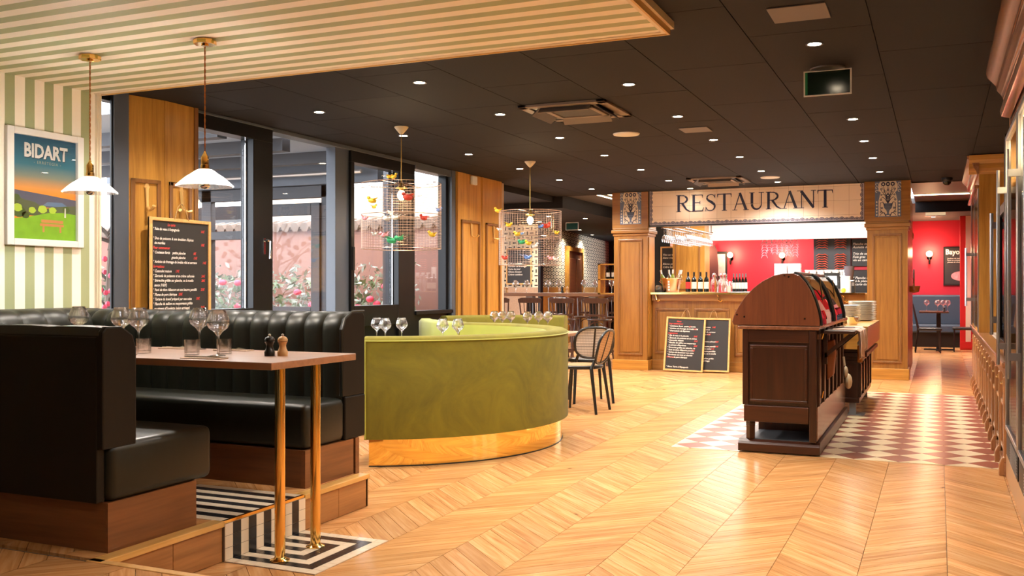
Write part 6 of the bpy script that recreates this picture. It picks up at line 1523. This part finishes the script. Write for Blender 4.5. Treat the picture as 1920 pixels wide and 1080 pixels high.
# second sideboard with plates
sb = thing('plate_sideboard', 'wooden sideboard behind the buffet carrying the stacks of plates', 'sideboard', (0, 0, 0))
MB().box(-1.35, -.72, 10.0, 11.7, .13, .58).o('body', MAHO, sb)
MB().box(-1.36, -.705, 9.97, 11.72, .12, .165).o('plinth', MAHX, sb, bevel=.005)
for i, (e_, z0_, z1_) in enumerate(((.02, .50, .535), (.045, .535, .57), (.085, .57, .61), (.06, .61, .645))): MB().box(-1.35 - e_, -.72 + e_, 10.0 - e_ * .6, 11.7 + e_ * .6, z0_, z1_).o('cornice', MAHX, sb, bevel=.006)
for y in (10.05, 10.45, 10.85, 11.25, 11.6): MB().box(-.722, -.695, y, y + .06, .17, .50).o('side_stile', MAHO, sb, bevel=.004)
for y in (10.16, 10.56, 10.96, 11.36): MB().box(-.722, -.706, y + .02, y + .20, .20, .47).o('side_panel', MAHY, sb, bevel=.006)
for xx in (-1.30, -.80):
    MB().box(xx, xx + .06, 10.0, 10.07, 0.003, .125).o('foot', mat('grey_foot', (.25, .27, .29), .5) if 'grey_foot' not in bpy.data.materials else bpy.data.materials['grey_foot'], sb); MB().box(xx, xx + .06, 11.6, 11.67, 0.003, .125).o('foot', bpy.data.materials['grey_foot'], sb)
MB().box(-.82, -.66, 9.95, 10.15, .002, .01).o('base_plate', bpy.data.materials['grey_foot'], sb)
PKW = wood('sheen_tinted_wood', (.40, .18, .11), (.55, .28, .18), .2, axis='y', coat=.7)  # pinkish sheen of the varnished box side put into its wood colour
MB().box(-1.36, -.63, 9.90, 11.92, .645, .862).o('drawer_box', OAKX, sb, bevel=.004); MB().box(-.631, -.622, 9.905, 11.915, .65, .858).o('drawer_side', PKW, sb)
MB().box(-1.36, -.625, 9.90, 11.92, .862, .868).o('box_top', OAKY, sb)
for si, (x, y, n_, lb) in enumerate(((-.79, 11.60, 17, 'right'), (-.93, 11.22, 14, 'left'))):
    pp = None
    for i in range(n_):
        if pp is None: pp = plate_o(f'off-white dinner plate in the {lb} stack on the sideboard, first from the bottom', (x, y, .868), .15, f'plates in the {lb} stack on the sideboard', mat('ivory_plate_' + lb, (.88, .82, .68), .2))
        else:
            c_ = pp.copy(); C.objects.link(c_); c_.location = (x + R.uniform(-.007, .007), y + R.uniform(-.007, .007), .868 + i * .0126); c_['label'] = f'off-white dinner plate in the {lb} stack on the sideboard, {ORD[i]} from the bottom'
t = thing('glass_dish', 'small patterned glass dish with tongs in front of the plates', 'dish', (-.80, 10.3, .868))
MB().shell([(.001, .004), (.05, .004), (.06, .08), (.063, .08), (.05, 0)], n=16).o('dish', CHROME, t, smooth=True, angle=.6)
for i, (x, y, lb) in enumerate(((-.92, 10.35, 'bread roll on the sideboard left of the glass dish'), (-.88, 10.62, 'bread roll on the sideboard behind the glass dish'))):
    tag(MB().ball((0, 0, .035), .07, .05, .04, 12, 7).o('bread_roll', BREAD, None, (x, y, .868), smooth=True), lb, 'bread', 'bread rolls')

# ================================================================ RIGHT SIDE cabinets
XR = .40
lc = thing('low_cabinet', 'long low walnut cabinet with many doors along the right wall', 'cabinet', (0, 0, 0))
MB().box(XR + .03, 1.0, 7.15, 14.2, .0, .66).o('body', RWOOD, lc)
MB().box(XR - .02, 1.0, 7.12, 14.25, .715, .755).o('worktop', RWOODY, lc, bevel=.010)
MB().box(XR + .0, 1.0, 7.14, 14.22, .655, .715).o('frieze', RWOODY, lc, bevel=.006)
MB().box(XR + .10, .98, 7.2, 11.64, .755, .760).o('mosaic_inset', MOSA, lc)
MB().box(XR - .005, XR + .06, 7.14, 14.2, 0.002, .09).o('plinth', RWOODY, lc)
n_ = 13
for i in range(n_):
    y = 7.20 + i * .53
    MB().box(XR - .008, XR + .04, y - .035, y + .035, .0, .655).o('pilaster', RWOOD, lc, bevel=.012)
    MB().prism([(XR - .012, .63), (XR - .010, .60), (XR, .58), (XR + .02, .54), (XR + .02, .65), (XR - .012, .65)], 'y', y - .025, y + .025).o('bracket', RWOOD, lc, bevel=.006)
    MB().prism([(XR - .035, .0), (XR - .035, .07), (XR - .015, .12), (XR + .02, .13), (XR + .02, 0)], 'y', y - .035, y + .035).o('pilaster_foot', RWOOD, lc, bevel=.006)
    d_ = MB().box(XR + .012, XR + .035, y + .04, y + .49, .11, .50).o('door', RWOOD, lc, bevel=.004)
    q = MB()
    for a_, b_, c_, e_ in ((.06, .09, .14, .47), (.44, .47, .14, .47), (.06, .47, .14, .17), (.06, .47, .44, .47)): q.box(XR, XR + .013, y + a_, y + b_, c_, e_)
    q.o('door_moulding', RWOOD, d_, bevel=.004, seg=1)
    MB().box(XR + .012, XR + .035, y + .04, y + .49, .53, .645).o('drawer', RWOOD, lc, bevel=.006)
    MB().tube([(XR + .01, y + .2, .60), (XR - .008, y + .22, .585), (XR - .008, y + .30, .585), (XR + .01, y + .32, .60)], .005, 6).o('drawer_pull', BRASSD, lc, smooth=True)
tc = thing('tall_cabinet', 'tall oak-clad refrigerator cabinet at the far end of the low cabinet', 'cabinet', (0, 0, 0))
MB().box(XR, 1.0, 11.65, 14.2, .755, 2.52).o('side_body', OAK, tc)
def cornice(par, x, y0, y1, zt_, m_, side=True):
    P_ = [(0, 0), (0, -.20), (-.02, -.20), (-.03, -.165), (-.055, -.13), (-.06, -.095), (-.09, -.06), (-.115, -.03), (-.12, 0)]
    q = MB().prism([(x + a * 1.0, zt_ + b) for a, b in P_], 'y', y0, y1)
    return q.o('cornice', m_, par, bevel=.002, seg=1)
cornice(tc, XR, 11.58, 14.2, ZC - .01, RWOODY)
MB().prism([(11.65, 2.47), (11.65, 2.67), (11.54, 2.67), (11.555, 2.62), (11.59, 2.58), (11.60, 2.53), (11.63, 2.50)], 'x', XR - .10, 1.0).o('cornice', OAKX, tc, bevel=.002)
MB().box(XR, 1.0, 11.65, 14.2, 2.5, ZC - .005).o('top_box', OAK, tc)
MB().box(XR - .012, XR, 11.66, 11.75, .76, 2.32).box(XR - .012, XR, 12.75, 12.85, .76, 2.32).box(XR - .012, XR, 13.9, 14.1, .76, 2.32).o('steel_frame', STEEL, tc)
MB().box(XR - .012, XR, 11.76, 12.74, .80, 2.3).o('fridge_pane', FGLASS, tc); MB().box(XR - .008, XR + .0, 12.86, 13.9, .80, 2.3).o('fridge_pane', FGLASS, tc)
MB().box(XR - .05, XR, 11.65, 14.1, 2.32, 2.36).o('rail', RWOODY, tc, bevel=.01)
MB().tube([(XR - .10, 12.9, 1.02), (XR - .10, 12.9, 1.72)], .014, 8).box(XR - .10, XR, 12.885, 12.915, 1.08, 1.12).box(XR - .10, XR, 12.885, 12.915, 1.62, 1.66).o('handle', STEEL, tc, smooth=True, angle=.6)
# counter-top fridge
cf = thing('countertop_fridge', 'black framed glass-door fridge with a long steel handle standing on the low cabinet', 'fridge', (0, 0, 0))
MB().box(.46, .98, 7.30, 8.45, .765, .80).box(.46, .98, 7.30, 8.45, 1.82, 1.88).box(.95, .98, 7.3, 8.45, .80, 1.82).box(.46, .98, 7.30, 7.33, .8, 1.82).box(.46, .98, 8.42, 8.45, .8, 1.82).o('casing', STEEL, cf)
q = MB()
for a_, b_, c_, e_ in ((7.30, 7.37, .79, 1.86), (8.38, 8.45, .79, 1.86), (7.37, 8.38, .79, .86), (7.37, 8.38, 1.79, 1.86)): q.box(.425, .46, a_, b_, c_, e_)
dr_ = q.o('door_frame', BLK, cf, bevel=.003); MB().box(.438, .445, 7.37, 8.38, .86, 1.79).o('door_glass', FGLASS, dr_)
MB().tube([(.375, 8.36, .88), (.375, 8.36, 1.82)], .013, 10).box(.375, .43, 8.34, 8.38, .97, 1.02).box(.375, .43, 8.34, 8.38, 1.70, 1.75).o('handle', STEEL, cf, smooth=True, angle=.6)
tag(MB().box(.50, .62, 8.75, 9.0, .762, 1.0).o('white_box', WHITE, bevel=.004), 'white box on the low cabinet behind the countertop fridge', 'box')
# big wine fridge at the right edge
wf = thing('wine_fridge', 'tall steel wine fridge with lit glass doors at the right edge of the room', 'fridge', (0, 0, 0))
XF = .405
MB().box(XF + .03, 1.0, 3.6, 7.13, .0, .13).o('plinth', mat('maple_kick', (.50, .28, .12), .35), wf, bevel=.003)
MB().box(XF + .022, 1.0, 3.6, 7.13, .13, .30).o('lower_body', RWOODY, wf)
MB().box(XF + .0, XF + .022, 3.6, 7.13, 0.004, .155).o('kick_board', bpy.data.materials['maple_kick'], wf, bevel=.003)
MB().box(XF + .47, XF + .50, 3.6, 7.13, .3, 2.3).o('back', mat('gold_glow_back', (.70, .42, .12), .25, emit=(1, .62, .2), es=.35), wf)  # back panel is no lamp: gold interior light added to it as glow
MB().box(XF + .02, 1.0, 7.05, 7.13, .13, ZC - .002).o('side_panel', OAK, wf); MB().box(XF - .012, XF + .02, 7.08, 7.13, .8, 2.25).o('dark_strip', BLKF, wf)
MB().box(XF + .02, 1.0, 3.6, 7.05, 2.25, ZC - .002).o('top_body', RWOODY, wf)
for i, (a_, b_) in enumerate(((6.02, 7.03), (4.92, 5.98), (3.8, 4.88))):
    g_ = MB(); 
    for bxx in ((a_, a_ + .028, .33, 2.22), (b_ - .028, b_, .33, 2.22), (a_ + .028, b_ - .028, .33, .36), (a_ + .028, b_ - .028, 2.19, 2.22)): g_.box(XF - .012, XF + .02, *bxx)
    d_ = g_.o('door_frame', STEEL, wf, bevel=.004); MB().box(XF, XF + .006, a_ + .028, b_ - .028, .36, 2.19).o('door_glass', FGLASS, d_)
    MB().tube([(XF - .055, b_ - .07, .75), (XF - .055, b_ - .07, 2.0)], .010, 8).box(XF - .06, XF, b_ - .085, b_ - .055, .85, .89).box(XF - .06, XF, b_ - .085, b_ - .055, 1.85, 1.89).o('handle', STEEL, d_, smooth=True, angle=.6)
    MB().box(XF - .004, XF + .02, a_ + .02, b_ - .02, .17, .31).o('grille', BLKF, wf)
    for k_ in range(8): MB().box(XF - .010, XF - .004, a_ + .06, b_ - .42, .18 + k_ * .016, .186 + k_ * .016).o('grille_bar', STEEL, wf)
for z in (.62, .95, 1.28, 1.61, 1.94):
    MB().box(XF + .05, XF + .46, 3.7, 7.02, z, z + .012).o('shelf', BLKF if z in (.62, 1.28) else STEEL, wf)
nb = 0
bp = None
for iz, z in enumerate((.62, .95, 1.28, 1.61, 1.94)):
    for j in range(14):
        y = 5.0 + j * .145
        if bp is None:
            bp = bottle('wine_bottle', 'wine bottle on the lowest shelf of the wine fridge, first from the camera', (XF + .25, y, z + .012), mat('amber_glass', (.35, .17, .04), .15), LABW, 'bottles in the wine fridge', h=.29, r=.036)
        else: dup(bp, (XF + .25, y, z + .012), 0, f'wine bottle on the {("lowest", "second lowest", "middle", "second highest", "highest")[iz]} shelf of the wine fridge, {ORD[j]} from the camera')
q = MB()
gr_ = MB()
for j in range(60): gr_.box(XF + .455, XF + .465, 3.7 + j * .055, 3.72 + j * .055, .35, 2.2)
for j in range(34): gr_.box(XF + .45, XF + .462, 3.7, 7.0, .36 + j * .055, .385 + j * .055)
o = gr_.o('back_lattice', BRASSD, wf); o['kind'] = 'stuff'
light('fridge_light', 'AREA', (XF + .25, 5.6, 2.2), 60, (1, .75, .4), parent=wf, shape='RECTANGLE', size=.3, size_y=2.6)
cw = thing('carved_cornice', 'heavy varnished cornice with a second lower rail above the wine fridge', 'cornice', (0, 0, 0))
P_ = [(0, 0), (0, -.26), (-.02, -.26), (-.035, -.22), (-.065, -.18), (-.07, -.14), (-.10, -.10), (-.13, -.06), (-.14, -.02), (-.14, 0)]
MB().prism([(XF + .0 + a * .85, ZC - .005 + b * .75) for a, b in P_], 'y', 3.5, 7.12).o('upper_moulding', RWOODY, cw, bevel=.002, seg=1, smooth=True)
MB().prism([(XF + .01, 2.42), (XF - .03, 2.40), (XF - .05, 2.37), (XF - .04, 2.335), (XF + .01, 2.32)], 'y', 3.5, 6.9).o('lower_moulding', RWOODY, cw, bevel=.002, smooth=True)
MB().box(XF + .0, XF + .018, 3.6, 6.9, 2.42, 2.49).o('faience_strip', BLUEG, cw)

# ================================================================ BACK DINING ROOM (past the right pillar)
pp_ = thing('striped_post', 'red and white striped post at the entrance of the back room', 'post', (0, 0, 0))
MB().box(.39, .62, 21.2, 21.4, 0, .16).o('foot', mat('bright_red', (.60, .02, .02), .4), pp_); MB().box(.39, .50, 21.22, 21.4, .16, 2.66).box(.58, .62, 21.22, 21.4, .16, 2.66).o('red_stripe', bpy.data.materials['bright_red'], pp_); MB().box(.49, .585, 21.215, 21.4, .16, 2.66).o('white_stripe', CREAM, pp_)
bk = thing('navy_bench', 'navy upholstered wall bench under the red wall', 'bench', (0, 0, 0))
MB().box(-2.5, .60, 22.25, 22.48, .45, 1.08).o('backrest', NAVYF, bk, bevel=.03); MB().box(-2.5, .60, 21.85, 22.3, .30, .47).o('seat', NAVYF, bk, bevel=.03); MB().box(-2.5, .60, 21.95, 22.45, 0, .30).o('base', BLK, bk)
tt_ = thing('back_table', 'black table on a cross foot in the back dining room', 'table', (-.02, 20.9, 0))
MB().box(-.33, .20, -.35, .35, .74, .77).o('tabletop', STOOLW, tt_); MB().box(-.02, .06, -.05, .05, .03, .74).o('leg', BLK, tt_); MB().box(-.25, .28, -.03, .03, 0, .03).box(-.03, .07, -.3, .3, 0, .03).o('foot', BLK, tt_)
def bchair(loc, rz, label):
    t = thing('back_chair', label, 'chair', loc, rz, 'black chairs in the back room')      # faces +x
    MB().box(-.2, .22, -.21, .21, .42, .47).o('seat', BLK, t, bevel=.02)
    MB().box(-.26, -.22, -.2, .2, .54, .95).o('backrest', mat('tan_back', (.55, .42, .30), .6) if 'tan_back' not in bpy.data.materials else bpy.data.materials['tan_back'], t, rot=(0, -.12, 0), bevel=.03)
    for a_, b_ in ((-1, -1), (-1, 1)): MB().tube([(-.24, b_ * .18, 0), (-.19, b_ * .18, .45), (-.29, b_ * .19, .93)], [.014, .018, .012], 6).o('leg', BLK, t, smooth=True)
    for b_ in (-1, 1): MB().tube([(.19, b_ * .18, 0), (.18, b_ * .17, .44)], [.013, .017], 6).o('leg', BLK, t, smooth=True)
    return t
bchair((-.17, 20.15, 0), .05, 'black chair with a tan back left of the back room table'); bchair((.46, 20.7, 0), PI, 'black chair partly hidden by the striped post')
for i, (x, y) in enumerate(((-.22, 21.1), (-.02, 20.75), (.08, 20.85), (.16, 20.75))): dup(g0, (x, y, .77), 0, 'wine glass on the back room table, ' + ('first', 'second', 'third', 'fourth')[i] + ' from the left', 'glasses on the back room table')
mill('dark mill on the back room table', (.10, 20.65, .77), BLK)
bp_ = thing('bayonne_poster', 'dark framed poster lettered Bayonne on the red wall', 'poster', (.41, 22.49, 1.28), 0, None, (PI / 2, 0, 0))
MB().box(-.32, .34, 0, .82, -.01, .02).o('frame', BLK, bp_); MB().box(-.29, .31, .03, .79, .02, .022).o('print', mat('poster_dark', (.03, .028, .03), .4), bp_)
text('poster_title', 'Bayonne', .155, bp_, (-.28, .66, .025), WHITE, off=.004, wide=.9)
text('poster_small_print', 'Jambon de terroir\nfoire au printemps\npiment et chocolat', .04, bp_, (-.24, .56, .025), CHALK)
MB().add([(.12 * math.cos(t_) * 1.6 + .02, .20 + .10 * math.sin(t_), .024) for t_ in [i * PI / 9 for i in range(18)]], [tuple(range(18))]).o('printed_platter', mat('print_ham', (.55, .22, .25), .5, noise=.8, ns=15), bp_)
bsk = thing('hanging_basket', 'round wicker ring hanging beside the right bar pillar', 'basket', (-.335, 15.4, 1.18))
MB().tube([(0, .12 * math.cos(t_), .16 + .16 * math.sin(t_)) for t_ in [2 * PI * i / 20 for i in range(20)]], .012, 6, closed=True).o('ring', WHITE, bsk, smooth=True); MB().lathe([(.001, -.02), (.07, 0), (.09, .08), (.08, .085), (.06, .01), (.001, -.01)], n=16).o('bowl', FRAMEW, bsk, smooth=True)
struct(MB().box(-.42, -.39, 14.45, 17.1, 0, 2.1).box(-.42, -.39, 14.42, 17.1, 2.1, 2.6).o('wall_bar_side', OAKY))
# lettering as plain meshes
dg = bpy.context.evaluated_depsgraph_get()
for o in [o for o in bpy.data.objects if o.type == 'FONT']:
    me = bpy.data.meshes.new_from_object(o.evaluated_get(dg)); me.name = o.name
    k_ = bpy.data.objects.new('text_tmp', me); C.objects.link(k_); k_.parent = o.parent; k_.location = o.location; k_.rotation_euler = o.rotation_euler; k_.scale = o.scale
    nm = o.name; bpy.data.objects.remove(o); k_.name = nm
    if 'writing' in nm or 'print' in nm or 'sub' in nm: k_['kind'] = 'stuff'
